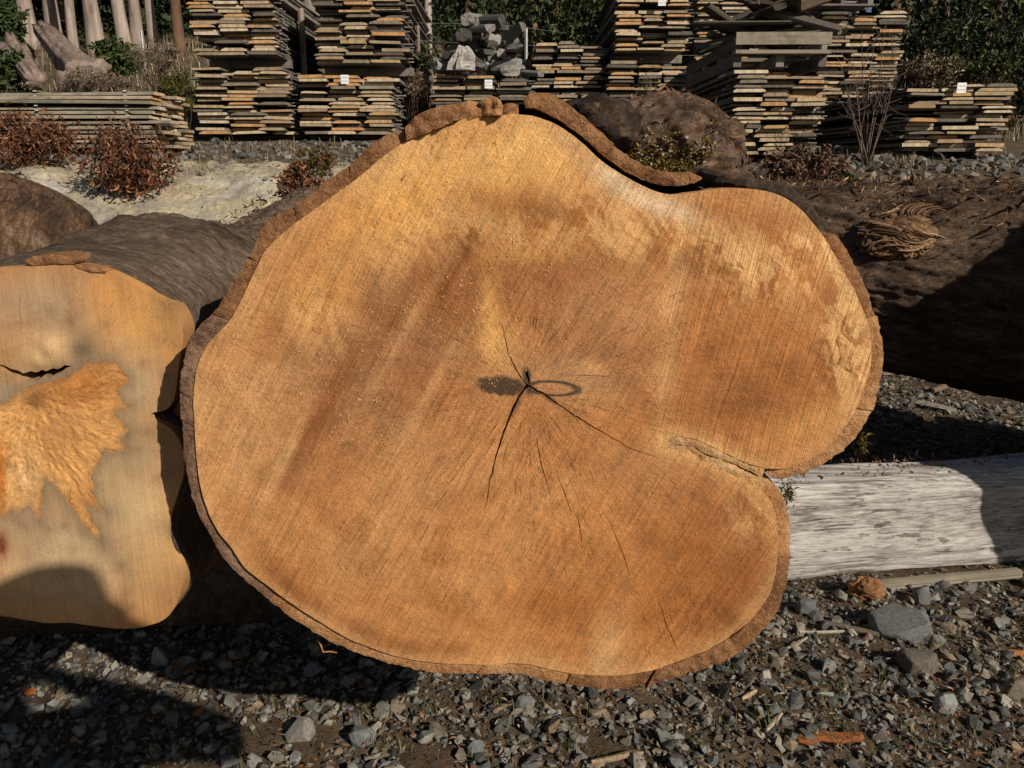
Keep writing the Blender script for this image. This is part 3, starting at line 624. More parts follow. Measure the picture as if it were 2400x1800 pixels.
part('end_grain', mesh('end_grain', V, F, MAT_WOOD, True, {'tone': tone, 'stain': stain, 'fig': fig, 'rightpass': rightpass, 'rn': rn, 'dust': dust}), LOG)

# coarse crumbs of sawdust still clinging to the cut, in rows along the saw marks
rgd = np.random.default_rng(123); cr = []
while len(cr) < 1400:
    if rgd.uniform() < 0.75:
        x0_, y0_ = rgd.normal(960, 190), rgd.normal(720, 240); L_ = rgd.uniform(20, 150); a_ = R(62+rgd.normal(0, 4)); k_ = int(L_/rgd.uniform(4, 12))+1
        for q_ in np.sort(rgd.uniform(-0.5, 0.5, k_)): cr.append((x0_+math.cos(a_)*L_*q_+rgd.normal(0, 2.0), y0_-math.sin(a_)*L_*q_+rgd.normal(0, 2.0)))
    else: cr.append((rgd.uniform(470, 2000), rgd.uniform(300, 1560)))
cr = fp(cr); ok = inside(cr, WOOD_W) & (dist_poly(cr, WOOD_W) > 0.01); cr = cr[ok]
P = np.stack([cr[:, 0], face_y(cr)-0.0006, cr[:, 1]], 1)
v_, f_, c_ = leafcloud(P, 0.0028, [(0.58, 0.33, 0.14), (0.64, 0.39, 0.18), (0.50, 0.26, 0.10)], rgd, 0.8, 0.0, 0.6); yb_ = np.repeat(P[:, 1], 4); v_[:, 1] = yb_+(v_[:, 1]-yb_)*0.3-0.0002
o = part('sawdust', mesh('sawdust', v_, f_, MAT_CHIP, False, {'col': c_}), LOG); o['kind'] = 'stuff'
# ---- bark plates round the end, each between its outer and its inner edge
def bark_plate(outer, inner, mat, y=0.0, depth=0.09, rough=0.0016, seed=0, Y=Y0, parent=LOG, name='bark_plate', gap=0.0):
    o = resamp(fp(outer, Y), 0.005, False); i = resamp(fp(inner, Y), 0.005, False)
    rg_ = np.random.default_rng(seed); no = np.stack([o[:, 0]*60, o[:, 1]*60, np.full(len(o), seed)], 1)
    o = o+rg_.normal(0, 0.0006, o.shape)+0.0014*np.stack([pn(no), pn(no+50)], 1); i = i+rg_.normal(0, 0.0004, i.shape)
    P = np.vstack([o, i[::-1]]); v2, t, rm = slab(P, 0.005, (), seed)
    de = dist_poly(v2, P)
    def yf(q):
        w = np.stack([q[:, 0]*70, q[:, 1]*70, np.full(len(q), seed*3.1)], 1)
        return Y+y+rough*fbm(w, 4)+0.0015*np.exp(-de/0.0025)
    vv, ff, _ = solid_slab(v2, t, rm, yf, depth)
    return part(name, mesh(name, vv, ff, mat, True), parent)
def between(poly, a, b):
    i = min(range(len(poly)), key=lambda k: (poly[k][0]-a[0])**2+(poly[k][1]-a[1])**2); j = min(range(len(poly)), key=lambda k: (poly[k][0]-b[0])**2+(poly[k][1]-b[1])**2)
    return poly[i:j+1] if i <= j else poly[i:]+poly[:j+1]
OUT = [(419,900),(423,871),(434,824),(446,786),(470,761),(497,736),(522,702),(543,668),(560,639),(579,603),(596,571),(615,533),(640,508),(687,485),(695,474),(737,449),(746,436),(780,413),(816,388),(851,356),(885,327),(919,310),(944,305),(953,299),(974,276),(1012,255),(1058,246),(1092,240),(1126,236),(1151,232),(1181,238),(1227,232),(1248,219),(1284,219),(1313,230),(1339,246),(1364,268),(1389,293),(1415,314),(1436,335),(1465,360),(1495,379),(1537,398),(1579,407),(1617,405),(1642,415)]
INB = [(1250,251),(1275,262),(1313,281),(1351,308),(1376,329),(1410,361),(1440,382),(1469,403),(1503,420),(1545,434),(1579,437),(1613,433),(1645,421)]
WI = WOOD
def inn(a, b):                                       # the matching run of the wood edge, a hair inside the bark
    return between(WI, a, b)
bark_plate([(418,921),(419,900),(423,871),(434,824),(446,786),(470,761),(495,738)], inn((452,942),(539,753)), MAT_BARKEND2, 0.003, seed=21)
bark_plate([(499,734),(522,702),(543,668),(560,639),(577,606)], inn((539,753),(607,618))[0:], MAT_BARKEND, 0.002, seed=22)
bark_plate([(581,601),(596,571),(615,533),(640,508),(685,487)], inn((607,618),(695,521)), MAT_BARKEND, 0.002, seed=23)
bark_plate([(689,484),(695,474),(737,449),(746,436),(780,413),(814,390)], inn((695,521),(822,430)), MAT_BARKEND, 0.001, seed=24)
bark_plate([(818,386),(851,356),(885,327),(919,310),(942,306)], inn((822,430),(953,329)), MAT_BARKEND, 0.001, seed=25)
bark_plate([(953,297),(974,276),(1012,255),(1058,246),(1078,242)], inn((953,329),(1075,282)), MAT_BARKEND, -0.010, rough=0.008, seed=26)
bark_plate([(1080,244),(1096,234),(1126,240),(1140,250)], [(1075,286),(1117,277),(1140,272)], MAT_BARKEND3, -0.004, rough=0.008, seed=27)
bark_plate([(1130,236),(1151,227),(1172,232),(1178,250)], [(1130,272),(1160,272),(1176,270)], MAT_BARKEND3, -0.010, rough=0.010, seed=28)
bark_plate([(1174,246),(1195,240),(1215,246)], [(1172,272),(1202,270),(1216,270)], MAT_BARKEND, 0.0, rough=0.010, seed=29)
bark_plate([(1225,236),(1248,217),(1284,217),(1313,230),(1339,246),(1364,268),(1389,293),(1415,314),(1436,335),(1465,360),(1495,379),(1537,398),(1579,407),(1617,405),(1646,414)], [(1232,254)]+INB, MAT_BARKEND, 0.002, rough=0.003, depth=0.16, seed=30)
R_OUT = [(1967,552),(1997,597),(2022,639),(2043,689),(2060,744),(2071,799),(2074,846),(2069,888),(2060,924),(2050,964),(2038,986),(2013,1027),(1977,1063),(1931,1094),(1885,1114),(1844,1124),(1810,1123),(1787,1116),(1753,1101)]
bark_plate(R_OUT[:5], inn((1934,559),(2031,749)), MAT_BARKEND, 0.010, seed=31)
bark_plate(R_OUT[4:10], inn((2031,749),(2008,958)), MAT_BARKEND3, 0.004, seed=32)
bark_plate(R_OUT[9:17], inn((2008,958),(1792,1098)), MAT_BARKEND3, 0.006, seed=33)
# the in-grown bark of the notch: an upper and a lower lip with a dark split between them
bark_plate([(1566,1028),(1588,1022),(1614,1027),(1643,1035),(1677,1052),(1711,1069),(1749,1086),(1792,1099)], [(1565,1043),(1600,1043),(1626,1046),(1656,1065),(1694,1079),(1727,1090),(1753,1103),(1787,1117)], MAT_LIP, -0.001, rough=0.003, depth=0.12, seed=34, name='notch_lip')
bark_plate([(1568,1044),(1600,1044),(1626,1047),(1656,1068),(1694,1082),(1727,1094),(1753,1107),(1787,1122),(1808,1132)], [(1571,1049),(1605,1052),(1639,1073),(1677,1092),(1715,1113),(1753,1130),(1782,1145)], MAT_LIP, -0.001, rough=0.003, depth=0.12, seed=35, name='notch_lip')
L_OUT = [(1806,1132),(1833,1155),(1848,1190),(1854,1228),(1856,1266),(1854,1309),(1848,1355),(1837,1401),(1820,1444),(1795,1477),(1757,1515),(1706,1545),(1643,1570),(1580,1591),(1516,1608),(1453,1618),(1403,1618),(1327,1608),(1276,1600),(1225,1585),(1200,1584),(1117,1586),(1033,1586),(970,1575),(906,1560),(843,1539),(780,1514),(729,1486),(674,1449),(628,1413),(577,1370),(539,1335),(510,1301),(489,1259),(463,1214),(449,1174),(436,1128),(427,1069),(421,984),(418,921)]
def seg(a, b): return between(L_OUT, a, b)
bark_plate(seg((1806,1132),(1854,1309)), inn((1782,1144),(1822,1309)), MAT_BARKEND3, 0.006, seed=36)
bark_plate(seg((1854,1309),(1757,1515)), inn((1822,1309),(1753,1461)), MAT_BARKEND, 0.002, seed=37)
bark_plate(seg((1757,1515),(1516,1608)), inn((1753,1461),(1538,1570)), MAT_BARKEND, -0.002, rough=0.006, seed=38)
bark_plate(seg((1516,1608),(1327,1608)), inn((1538,1570),(1339,1581)), MAT_BARKEND, 0.002, seed=39)
bark_plate(seg((1325,1608),(1117,1586)), inn((1337,1581),(1138,1559)), MAT_BARKEND3, 0.005, seed=40)
bark_plate(seg((1117,1586),(843,1539)), inn((1138,1559),(877,1522)), MAT_BARKEND3, 0.006, seed=41)
bark_plate(seg((843,1539),(628,1413)), inn((877,1522),(645,1385)), MAT_BARKEND3, 0.006, seed=42)
bark_plate(seg((628,1413),(489,1259)), inn((645,1385),(514,1250)), MAT_BARKEND2, 0.006, seed=43)
bark_plate(seg((489,1259),(421,984)), inn((514,1250),(455,1005)), MAT_BARKEND2, 0.005, seed=44)
bark_plate(seg((421,984),(418,921)), inn((455,1005),(452,942)), MAT_BARKEND2, 0.004, seed=45)
# loose sliver hanging below the rim
sl_p = [atY(a, b, 1.13) for a, b in ((745,1500),(752,1512),(757,1528),(775,1527),(790,1530))]
vv, ff = tube(sl_p, [0.0012, 0.0016, 0.0018, 0.0014, 0.0007], 5); part('bark_sliver', mesh('bark_sliver', vv, ff, MAT_BARKEND3), LOG)

# ---- trunk behind the end
BODY = [p for p in OUT if p[0] < 1240]+[(1248,222),(1284,224),(1313,236),(1364,275),(1415,322),(1465,366),(1537,404),(1617,410),(1650,430),(1672,446),(1714,444),(1756,445),(1794,450),(1828,460),(1858,477),(1883,498),(1908,528),(1940,556)]+R_OUT[0:17]+[(1700,1080),(1640,1052),(1700,1092),(1770,1128)]+L_OUT[1:]
B0 = smooth_poly(resamp(fp(BODY), 0.012), 1); cB = np.array([0.02, 0.93]); N = len(B0)
secs = []
angB = np.arctan2(B0[:, 1]-cB[1], B0[:, 0]-cB[0])
ell2 = np.stack([0.02+0.44*np.cos(angB), 0.765+0.455*np.sin(angB)], 1)
for s, (dy, k, mph) in enumerate([(0.022, 0.984, 0), (0.05, 0.986, 0), (0.09, 0.985, 0.0), (0.15, 0.98, 0.03), (0.24, 0.97, 0.10), (0.36, 0.96, 0.22), (0.5, 0.95, 0.36), (0.7, 0.95, 0.55), (0.95, 0.95, 0.75), (1.25, 0.95, 0.9), (1.6, 0.93, 1), (2.0, 0.90, 1), (2.4, 0.87, 1)]):
    P = (cB+(B0-cB)*k)*(1-mph)+(np.array([0.02, 0.765])+(ell2-np.array([0.02, 0.765]))*(k/0.95))*mph
    q = np.stack([P[:, 0]*7, np.full(N, dy*3.0), P[:, 1]*7], 1); d = 0.012*fbm(q, 4)*min(1.0, dy*6)
    dirv = (P-cB)/np.linalg.norm(P-cB, axis=1)[:, None]; P = P+dirv*d[:, None]
    secs.append(np.stack([P[:, 0], np.full(N, Y0+dy), P[:, 1]], 1))
vv, ff = loft(secs, False, True)
part('trunk', mesh('trunk', vv, [f[::-1] for f in ff], MAT_BARK_M, True), LOG)
# the swollen branch collar on top, with its star-shaped scar
def dome(c, rad, nu=72, nv=36, fn=None):
    th = np.linspace(0, 2*math.pi, nu, endpoint=False); ph = np.linspace(-0.9, math.pi/2, nv)
    TH, PH = np.meshgrid(th, ph); D = np.stack([np.cos(PH)*np.cos(TH), np.cos(PH)*np.sin(TH), np.sin(PH)], -1).reshape(-1, 3)
    r = 1.0+(fn(D) if fn else 0.0); V_ = np.asarray(c)+D*np.asarray(rad)*np.broadcast_to(r, (len(D),))[:, None]
    i = np.arange(nu); j = (i+1) % nu
    F_ = np.concatenate([np.stack([k*nu+i, k*nu+j, (k+1)*nu+j, (k+1)*nu+i], 1) for k in range(nv-1)])
    return V_, F_
scar = np.array([0.35, -0.80, 0.48]); scar /= np.linalg.norm(scar)
e1 = np.cross(scar, [0, 0, 1]); e1 /= np.linalg.norm(e1); e2 = np.cross(scar, e1)
def burl_fn(D):
    a = np.arccos(np.clip(D@scar, -1, 1)); t = np.arctan2(D@e2, D@e1)
    ridge = 0.05*np.exp(-(a/0.42)**2)*np.abs(np.sin(t*6.5+2.2*pn(D*3)+a*3))
    return 0.10*fbm(D*1.9+5, 3)+0.028*fbm(D*8, 5, 2.1, 0.62)+ridge*1.6-0.09*np.exp(-(a/0.13)**2)
bc = atY(1535, 385, 1.58)
vv, ff = dome(bc, (0.165, 0.26, 0.128), 200, 100, fn=burl_fn); part('branch_collar', mesh('branch_collar', vv, ff, mat_bark('collar_bark', [(0.022, 0.013, 0.008), (0.09, 0.053, 0.034), (0.18, 0.113, 0.074), (0.28, 0.195, 0.135)], (18, 18, 34), 0.008), True), LOG)
bc2 = atY(1395, 300, 1.42); vv, ff = dome(bc2, (0.075, 0.16, 0.050), 40, 20, lambda D: 0.16*fbm(D*3, 4)); part('bark_ridge', mesh('bark_ridge', vv, ff, MAT_BARK_M, True), LOG)
st_p = [atY(a, b, y_) for a, b, y_ in ((1600,425,1.36),(1650,415,1.28),(1700,428,1.22),(1750,436,1.2),(1800,445,1.2),(1850,468,1.2),(1890,505,1.2),(1925,545,1.2))]
st_p = resamp(np.array(st_p), 0.01, False); vv, ff = tube(st_p, 0.013+0.004*pn(st_p*60), 9); vv = vv+0.004*np.stack([pn(vv*70), pn(vv*70+9), pn(vv*70+18)], 1)
part('bark_strip', mesh('bark_strip', vv, ff, MAT_BARK_M, False), LOG)
# moss and lichen low on the collar, next to the bark rim
rg = np.random.default_rng(77)
mp = []
for k in range(5200):
    px_, py_ = rg.uniform(1400, 1665), 0
    py_ = 398-abs(rg.normal(0, 1))*34-0.0006*(px_-1560)**2*0+(8 if px_ < 1600 else 14)
    mp.append(atY(px_, py_, 1.20+0.25*max(0.0, (405-py_)/90.0)+0.0))
mp = np.array(mp)
# press the tufts onto the collar's surface
dv = (mp-bc)/np.array([0.165, 0.26, 0.128]); ln = np.linalg.norm(dv, axis=1); D_ = dv/ln[:, None]; D_[:, 2] = np.where(D_[:, 2] < -0.75, -0.75, D_[:, 2])
mp2 = bc+D_*np.array([0.165, 0.26, 0.128])*(1.0+burl_fn(D_))[:, None]
v_, f_, c_ = leafcloud(mp2, 0.0065, [(0.20, 0.13, 0.02), (0.12, 0.10, 0.025), (0.30, 0.20, 0.05), (0.16, 0.09, 0.02), (0.24, 0.23, 0.14)], rg, 0.5)
mo = part('moss', mesh('moss', v_, f_, MAT_MOSS, False, {'col': c_}), LOG); mo['kind'] = 'stuff'
sel = mp2[rg.integers(0, len(mp2), 170)]+rg.normal(0, 0.012, (170, 3))*np.array([1, 0.4, 1]); dv = (sel-bc)/np.array([0.165, 0.26, 0.128]); D_ = dv/np.linalg.norm(dv, axis=1)[:, None]
sel = bc+D_*np.array([0.165, 0.26, 0.128])*(1.012+burl_fn(D_))[:, None]
v_, f_, c_ = leafcloud(sel, 0.0055, [(0.36, 0.34, 0.24), (0.28, 0.28, 0.19), (0.42, 0.38, 0.28)], rg, 0.8)
li = part('lichen', mesh('lichen', v_, f_, MAT_MOSS, False, {'col': c_}), LOG); li['kind'] = 'stuff'

P = ballpts(420, (0, 0, 0), (1, 1, 1), rg, 0.001); P = P[(P[:, 2] > -0.35) & (P[:, 1] < 0.45)]; P = bc+P*np.array([0.165, 0.26, 0.128])*(1.02+burl_fn(P))[:, None]
v_, f_, c_ = leafcloud(P, 0.018, [(0.16, 0.075, 0.035), (0.09, 0.045, 0.025), (0.24, 0.13, 0.07), (0.05, 0.03, 0.018)], rg, 0.28, 0.0, 0.3); li = part('bark_litter', mesh('bark_litter', v_, f_, MAT_CHIP, False, {'col': c_}), LOG); li['kind'] = 'stuff'
# ================================================================ the log beside it, with the punky heart
Y1 = 1.185
LF = [(0,626),(72,624),(127,621),(181,621),(217,628),(260,637),(300,657),(343,682),(383,707),(408,722),(421,747),(430,775),(428,800),(424,834),(418,866),(413,917),(406,942),(394,960),(370,966),(351,966),(352,972),(362,985),(390,996),(412,1016),(426,1045),(433,1081),(430,1117),(414,1168),(400,1207),(395,1255),(405,1298),(424,1327),(430,1360),(420,1406),(398,1442),(376,1459),(325,1473),(282,1475),(217,1468),(163,1460),(108,1462),(36,1451),(-40,1440),(-130,1420),(-220,1370),(-290,1280),(-330,1150),(-345,1000),(-320,860),(-260,750),(-170,670),(-80,636)]
LFW = smooth_poly(resamp(fp(LF, Y1), 0.008), 1)
LLOG = thing('punky_log', (-0.85, 1.6, 0.4), 'tan sawn log with an orange rotten heart beside the huge notched log', 'log')
ROT = [(202,852),(239,845),(275,848),(289,870),(307,881),(304,895),(278,906),(280,925),(286,939),(300,944),(318,950),(300,959),(278,957),(275,972),(296,996),(311,1005),(282,1030),(300,1045),(318,1052),(271,1059),(249,1054),(231,1088),(217,1117),(222,1130),(231,1139),(217,1150),(231,1182),(246,1200),(213,1189),(202,1186),(216,1218),(231,1251),(228,1265),(213,1258),(174,1204),(145,1160),(123,1131),(105,1121),(98,1189),(90,1222),(80,1200),(65,1182),(47,1200),(36,1211),(29,1189),(11,1215),(-10,1190),(-60,1170),(-120,1120),(-150,1040),(-110,960),(-40,930),(10,945),(47,913),(108,895),(163,881)]
ROTW = resamp(fp(ROT, Y1), 0.006)
rotn = np.stack([ROTW[:, 0]*80, ROTW[:, 1]*80, np.zeros(len(ROTW))], 1); ROTW = ROTW+0.004*np.stack([pn(rotn), pn(rotn+30)], 1)
lh = [crack([(52,790),(50,760),(45,720),(48,690)], 0.0014, False, seed=61, Y=Y1), crack([(-10,845),(20,868),(60,880),(105,878),(140,868),(165,855)], 0.012, False, 0.2, seed=62, Y=Y1)]
for k in range(46):
    cx = rg.uniform(-10, 400); cy = rg.uniform(640, 830); q = fp([(cx, cy)], Y1)
    if inside(q, LFW)[0] and dist_poly(q, LFW)[0] > 0.02 and not (30 < cx < 180 and cy > 770):
        sl_ = math.pi/2+(0.10 if cx < 250 else 0.55); L_ = rg.uniform(8, 34)
        lh.append(crack([(cx-math.cos(sl_)*L_/2, cy-math.sin(sl_)*L_/2), (cx, cy), (cx+math.cos(sl_)*L_/2, cy+math.sin(sl_)*L_/2)], rg.uniform(0.0005, 0.001), False, 0.2, int(rg.integers(1e6)), Y1))
V2, T, rim = slab(LFW, 0.009, [ROTW]+lh, 3)
def ly(P):
    q = np.stack([P[:, 0]*4, P[:, 1]*4, np.ones(len(P))], 1); k = fp([(112, 825)], Y1)[0]
    g_ = np.exp(-(((P[:, 0]-k[0])/0.042)**2+((P[:, 1]-k[1])/0.026)**2)**1.5)
    return Y1+0.006*fbm(q, 3)-g_*(0.009+0.006*fbm(q*7, 4))
V, F, _ = solid_slab(V2, T, rim, ly, 0.045); V2a = V[:, [0, 2]]
PX = to_px(np.stack([V2a[:, 0], np.full(len(V2a), Y1), V2a[:, 1]], 1))
tone = np.tile(np.array([0.47, 0.25, 0.104]), (len(PX), 1))
for q_ in range(60):
    cx_, cy_ = rg.uniform(-60, 430), rg.uniform(630, 1470); lay(blob(cx_, cy_, rg.uniform(14, 50), rg.uniform(14, 70), rg.uniform(-20, 20)), [(0.34, 0.22, 0.13), (0.58, 0.30, 0.105), (0.25, 0.155, 0.085), (0.56, 0.35, 0.17)][q_ % 4], rg.uniform(0.3, 0.75))
lay(blob(80, 720, 130, 90), (0.44, 0.295, 0.175), 0.75); lay(blob(330, 760, 80, 90), (0.60, 0.33, 0.12), 0.7); lay(blob(120, 1310, 180, 110), (0.52, 0.36, 0.205), 0.8)
lay(blob(320, 1180, 80, 130, -20), (0.62, 0.42, 0.22), 0.75); lay(blob(110, 825, 58, 36), (0.66, 0.42, 0.20), 0.95); lay(blob(20, 930, 30, 30), (0.36, 0.26, 0.165), 0.8)
lay(blob(330, 905, 50, 50), (0.60, 0.41, 0.23), 0.6); lay(blob(310, 1080, 70, 60), (0.45, 0.29, 0.15), 0.6); lay(blob(150, 1390, 200, 60), (0.55, 0.36, 0.19), 0.5)
dR = dist_poly(V2a, ROTW); lay(np.exp(-(dR/0.011)**2), (0.19, 0.125, 0.070), 0.55); lay(np.exp(-(dR/0.05)**2), (0.43, 0.30, 0.18), 0.45)
for (a_, b_, r_) in [(170,1295,14),(118,730,12),(165,750,16),(250,760,9),(340,850,12),(388,880,10),(395,1107,14),(370,1125,16),(345,1012,18),(300,1020,16),(190,1250,14),(90,1225,12),(40,1225,10),(240,1275,18),(280,1330,12),(60,1235,9),(110,1240,9),(150,1235,10),(290,1395,16),(310,1420,10)]:
    lay(np.exp(-((PX[:, 0]-a_)/r_)**2-((PX[:, 1]-b_)/(r_*1.1))**2), (0.24, 0.15, 0.085), 0.38)
lay(np.exp(-((PX[:, 0]-190)/26)**2-((PX[:, 1]-818)/22)**2), (0.22, 0.15, 0.085), 0.7)
lay(np.exp(-((PX[:, 0]-2)/13)**2-((PX[:, 1]-1280)/32)**2), (0.22, 0.06, 0.025), 1.0)
tb_ = np.array([0.47, 0.25, 0.104]); tone = np.minimum(tb_*(tone/tb_)**1.5, 0.75)*np.array([0.95, 0.86, 0.74])
part('end_grain', mesh('end_grain', V, F, MAT_WOOD_L, True, {'tone': tone}), LLOG)
V2, T, rim = slab(ROTW, 0.0055, (), 4)
hub = fp([(85, 935)], Y1)[0]
def ry(P):
    d = P-hub; an = np.arctan2(d[:, 1], d[:, 0]); rr_ = np.linalg.norm(d, axis=1)
    q = np.stack([an*16+2*pn(np.stack([P[:, 0]*9, P[:, 1]*9, np.zeros(len(P))], 1)), rr_*14, np.zeros(len(P))], 1); w = np.stack([P[:, 0]*45, P[:, 1]*45, np.ones(len(P))], 1)
    e = np.minimum(dist_poly(P, ROTW)/0.03, 1)
    return ly(P)+0.0004+e*(0.0018*fbm(q, 5, 2.0, 0.6)+0.0012*fbm(w, 4))
V, F, _ = solid_slab(V2, T, rim, ry, 0.03); PX = to_px(np.stack([V[:, 0], np.full(len(V), Y1), V[:, 2]], 1))
dRi = dist_poly(V[:, [0, 2]], ROTW); tone = np.tile(np.array([0.66, 0.345, 0.120]), (len(V), 1)); lay(np.exp(-(dRi/0.006)**2), (0.36, 0.20, 0.09), 0.7); lay(blob(190, 905, 90, 50), (0.50, 0.21, 0.06), 0.9); lay(blob(140, 1010, 60, 50), (0.52, 0.26, 0.09), 0.7); lay(blob(85, 935, 26, 22), (0.16, 0.085, 0.035), 0.7); lay(blob(60, 1130, 40, 80), (0.60, 0.36, 0.16), 0.6); lay(blob(0, 1110, 14, 70), (0.55, 0.19, 0.035), 0.8)
tb_ = np.array([0.62, 0.33, 0.12]); tone = np.minimum(tb_*(tone/tb_)**1.4, 0.8)
part('rotten_heart', mesh('rotten_heart', V, F, MAT_ROT, False, {'tone': tone}), LLOG)
# its trunk running back towards the bank
N = len(LFW); cL = np.array([-0.80, 0.76]); an = np.arctan2(LFW[:, 1]-cL[1], LFW[:, 0]-cL[0]); secs = []
for (y_, cx, cz, rx_, rz_, mph, up) in [(1.187, 0, 0, 0, 0, 0, 0.0), (1.25, -.80, .76, .36, .36, 0.02, .004), (1.50, -.80, .76, .38, .36, 0.08, .02), (1.62, -.80, .755, .38, .36, .18, .03), (1.75, -.80, .75, .36, .35, .38, .03), (1.92, -.79, .715, .335, .365, .62, .02), (2.1, -.79, .70, .325, .36, .85, 0.01), (2.3, -.80, .695, .32, .365, 1, 0), (2.55, -.81, .71, .325, .36, 1, 0), (2.8, -.83, .75, .325, .335, 1, 0), (3.1, -.86, .765, .32, .33, 1, 0), (3.45, -.90, .79, .315, .325, 1, 0), (3.8, -.94, .815, .31, .32, 1, 0), (4.1, -.97, .835, .305, .315, 1, 0), (4.3, -.99, .85, .29, .30, 1, 0)]:
    P = LFW*(1-mph)+np.stack([cx+rx_*np.cos(an), cz+rz_*np.sin(an)], 1)*mph
    P = P+np.stack([np.zeros(N), up*np.clip(np.sin(an), 0, 1)], 1); P = cL+(P-cL)*(0.99 if y_ < 1.195 else 1.0)
    q = np.stack([P[:, 0]*3.5, np.full(N, y_*8.0), P[:, 1]*3.5], 1); d = (0.016*fbm(q, 4)+0.010*np.abs(pn(q*np.array([1.0, 1.9, 1.0])+4)))*min(1, (y_-1.15)*5)
    P = P+(P-cL)/np.linalg.norm(P-cL, axis=1)[:, None]*d[:, None]
    secs.append(np.stack([P[:, 0], np.full(N, y_), P[:, 1]], 1))
# refine along the length so the wrinkles show
Z = np.array(secs); yy = Z[:, 0, 1]; yn = np.unique(np.concatenate([np.linspace(1.187, 1.5, 14), np.arange(1.5, 4.3, 0.014), [4.3]]))
fine = []
for y_ in yn:
    k = min(max(np.searchsorted(yy, y_)-1, 0), len(yy)-2); t = (y_-yy[k])/(yy[k+1]-yy[k]); t = t*t*(3-2*t)
    P = Z[k][:, [0, 2]]*(1-t)+Z[k+1][:, [0, 2]]*t
    sk = y_+0.25*(P[:, 1]-0.7)+0.12*(P[:, 0]+0.8)                      # wrinkles run askew round the stem
    q = np.stack([P[:, 0]*2.6, sk*11.0, P[:, 1]*2.6], 1); q2 = np.stack([P[:, 0]*5, sk*34.0, P[:, 1]*5], 1); d = (0.026*(1-np.abs(pn(q)))**3+0.010*np.abs(fbm(q2, 4, 2.1, 0.6))+0.010*fbm(np.stack([P[:, 0]*14, np.full(N, y_*14), P[:, 1]*14], 1), 3)-0.012)*(0.25+0.75*sstep(1.2, 1.7, y_))*sstep(1.187, 1.22, y_)
    P = P+(P-cL)/np.linalg.norm(P-cL, axis=1)[:, None]*d[:, None]; fine.append(np.stack([P[:, 0], np.full(N, y_), P[:, 1]], 1))
vv, ff = loft(fine, False, True); part('trunk', mesh('trunk', vv, [f[::-1] for f in ff], MAT_BARK_L, True), LLOG)
# a scrap of bark left on its upper edge
bark_plate([(60,612),(85,600),(125,596),(165,600),(178,608)], [(78,622),(127,620),(176,618)], MAT_BARKEND, -0.004, depth=0.06, seed=51, Y=Y1, parent=LLOG)
bark_plate([(180,618),(205,624),(250,634)], [(184,628),(210,636),(248,639)], MAT_BARKEND3, -0.004, depth=0.03, seed=52, Y=Y1, parent=LLOG, name='splinter')
bark_plate([(420,962),(418,940),(409,944),(396,962)], [(420,978),(405,985),(392,975)], MAT_BARKEND, 0.02, depth=0.04, seed=53, Y=Y1, parent=LLOG, name='bark_scrap')

def shred(pts_fn, n, size, cols, rg_, name, parent, asp=0.16, mat=MAT_CHIP):
    v_, f_, c_ = leafcloud(pts_fn, size, cols, rg_, asp, 0.0, 0.35); o = part(name, mesh(name, v_, f_, mat, False, {'col': c_}), parent); o['kind'] = 'stuff'; return o
rg = np.random.default_rng(31)
y_ = rg.uniform(1.5, 4.0, 420); th = rg.uniform(0.2, 2.6, 420); P = np.stack([-0.80-0.19*np.clip((y_-2.3)/2, 0, 1)+0.362*np.cos(th), y_, 0.71+0.13*np.clip((y_-2.3)/2, 0, 1)+0.385*np.sin(th)], 1)
shred(P, 420, 0.028, [(0.14, 0.075, 0.035), (0.07, 0.045, 0.03), (0.26, 0.17, 0.09), (0.05, 0.03, 0.02)], rg, 'bark_shreds', LLOG)

# ================================================================ stripped log lying crosswise at the far left
FL = thing('crosswise_log', (-3.0, 3.35, 0.35), 'reddish brown stripped log lying crosswise behind the rotten hearted log', 'log')
n_ = 220; th = np.linspace(0, 2*math.pi, n_, endpoint=False); fine = []
for s in np.concatenate([np.linspace(-4.6, -2.7, 34), np.linspace(-2.68, -1.89, 56), [-1.88, -1.87, -1.862, -1.855]]):
    r_ = 0.42*(1-0.22*np.clip((s+2.2)/0.345, 0, 1)**3.5)
    P = np.stack([np.cos(th), np.sin(th)], 1)*r_
    q = np.stack([np.cos(th)*2.2, np.sin(th)*2.2, np.full(n_, s*2.6)], 1); d = 0.03*fbm(q, 4)+0.016*np.abs(pn(np.stack([th*4+s*3.0, np.full(n_, s*2.5), np.zeros(n_)], 1)))
    hq = np.stack([th*2.6+s*3.6, np.full(n_, s*1.1), np.zeros(n_)], 1); d = d+0.026*(1-np.abs(pn(hq*1.3)))**4+0.010*fbm(hq*np.array([5.0, 4.0, 1.0]), 4)
    P = P*(1+d[:, None]/0.43); fine.append(np.stack([np.full(n_, s), 3.4+P[:, 0]+0.10*(s+1.9), 0.775+P[:, 1]-0.02*(s+1.9)], 1))
vv, ff = loft(fine, True, True); part('trunk', mesh('trunk', vv, ff, MAT_BARK_F, True), FL)
s_ = rg.uniform(-3.0, -1.95, 240); t_ = rg.uniform(1.4, 4.0, 240); P = np.stack([s_, 3.4+0.455*np.cos(t_)+0.1*(s_+1.9), 0.78+0.455*np.sin(t_)], 1)
shred(P, 240, 0.06, [(0.30, 0.17, 0.08), (0.20, 0.095, 0.04), (0.42, 0.30, 0.20), (0.05, 0.03, 0.02)], rg, 'bark_shreds', FL)

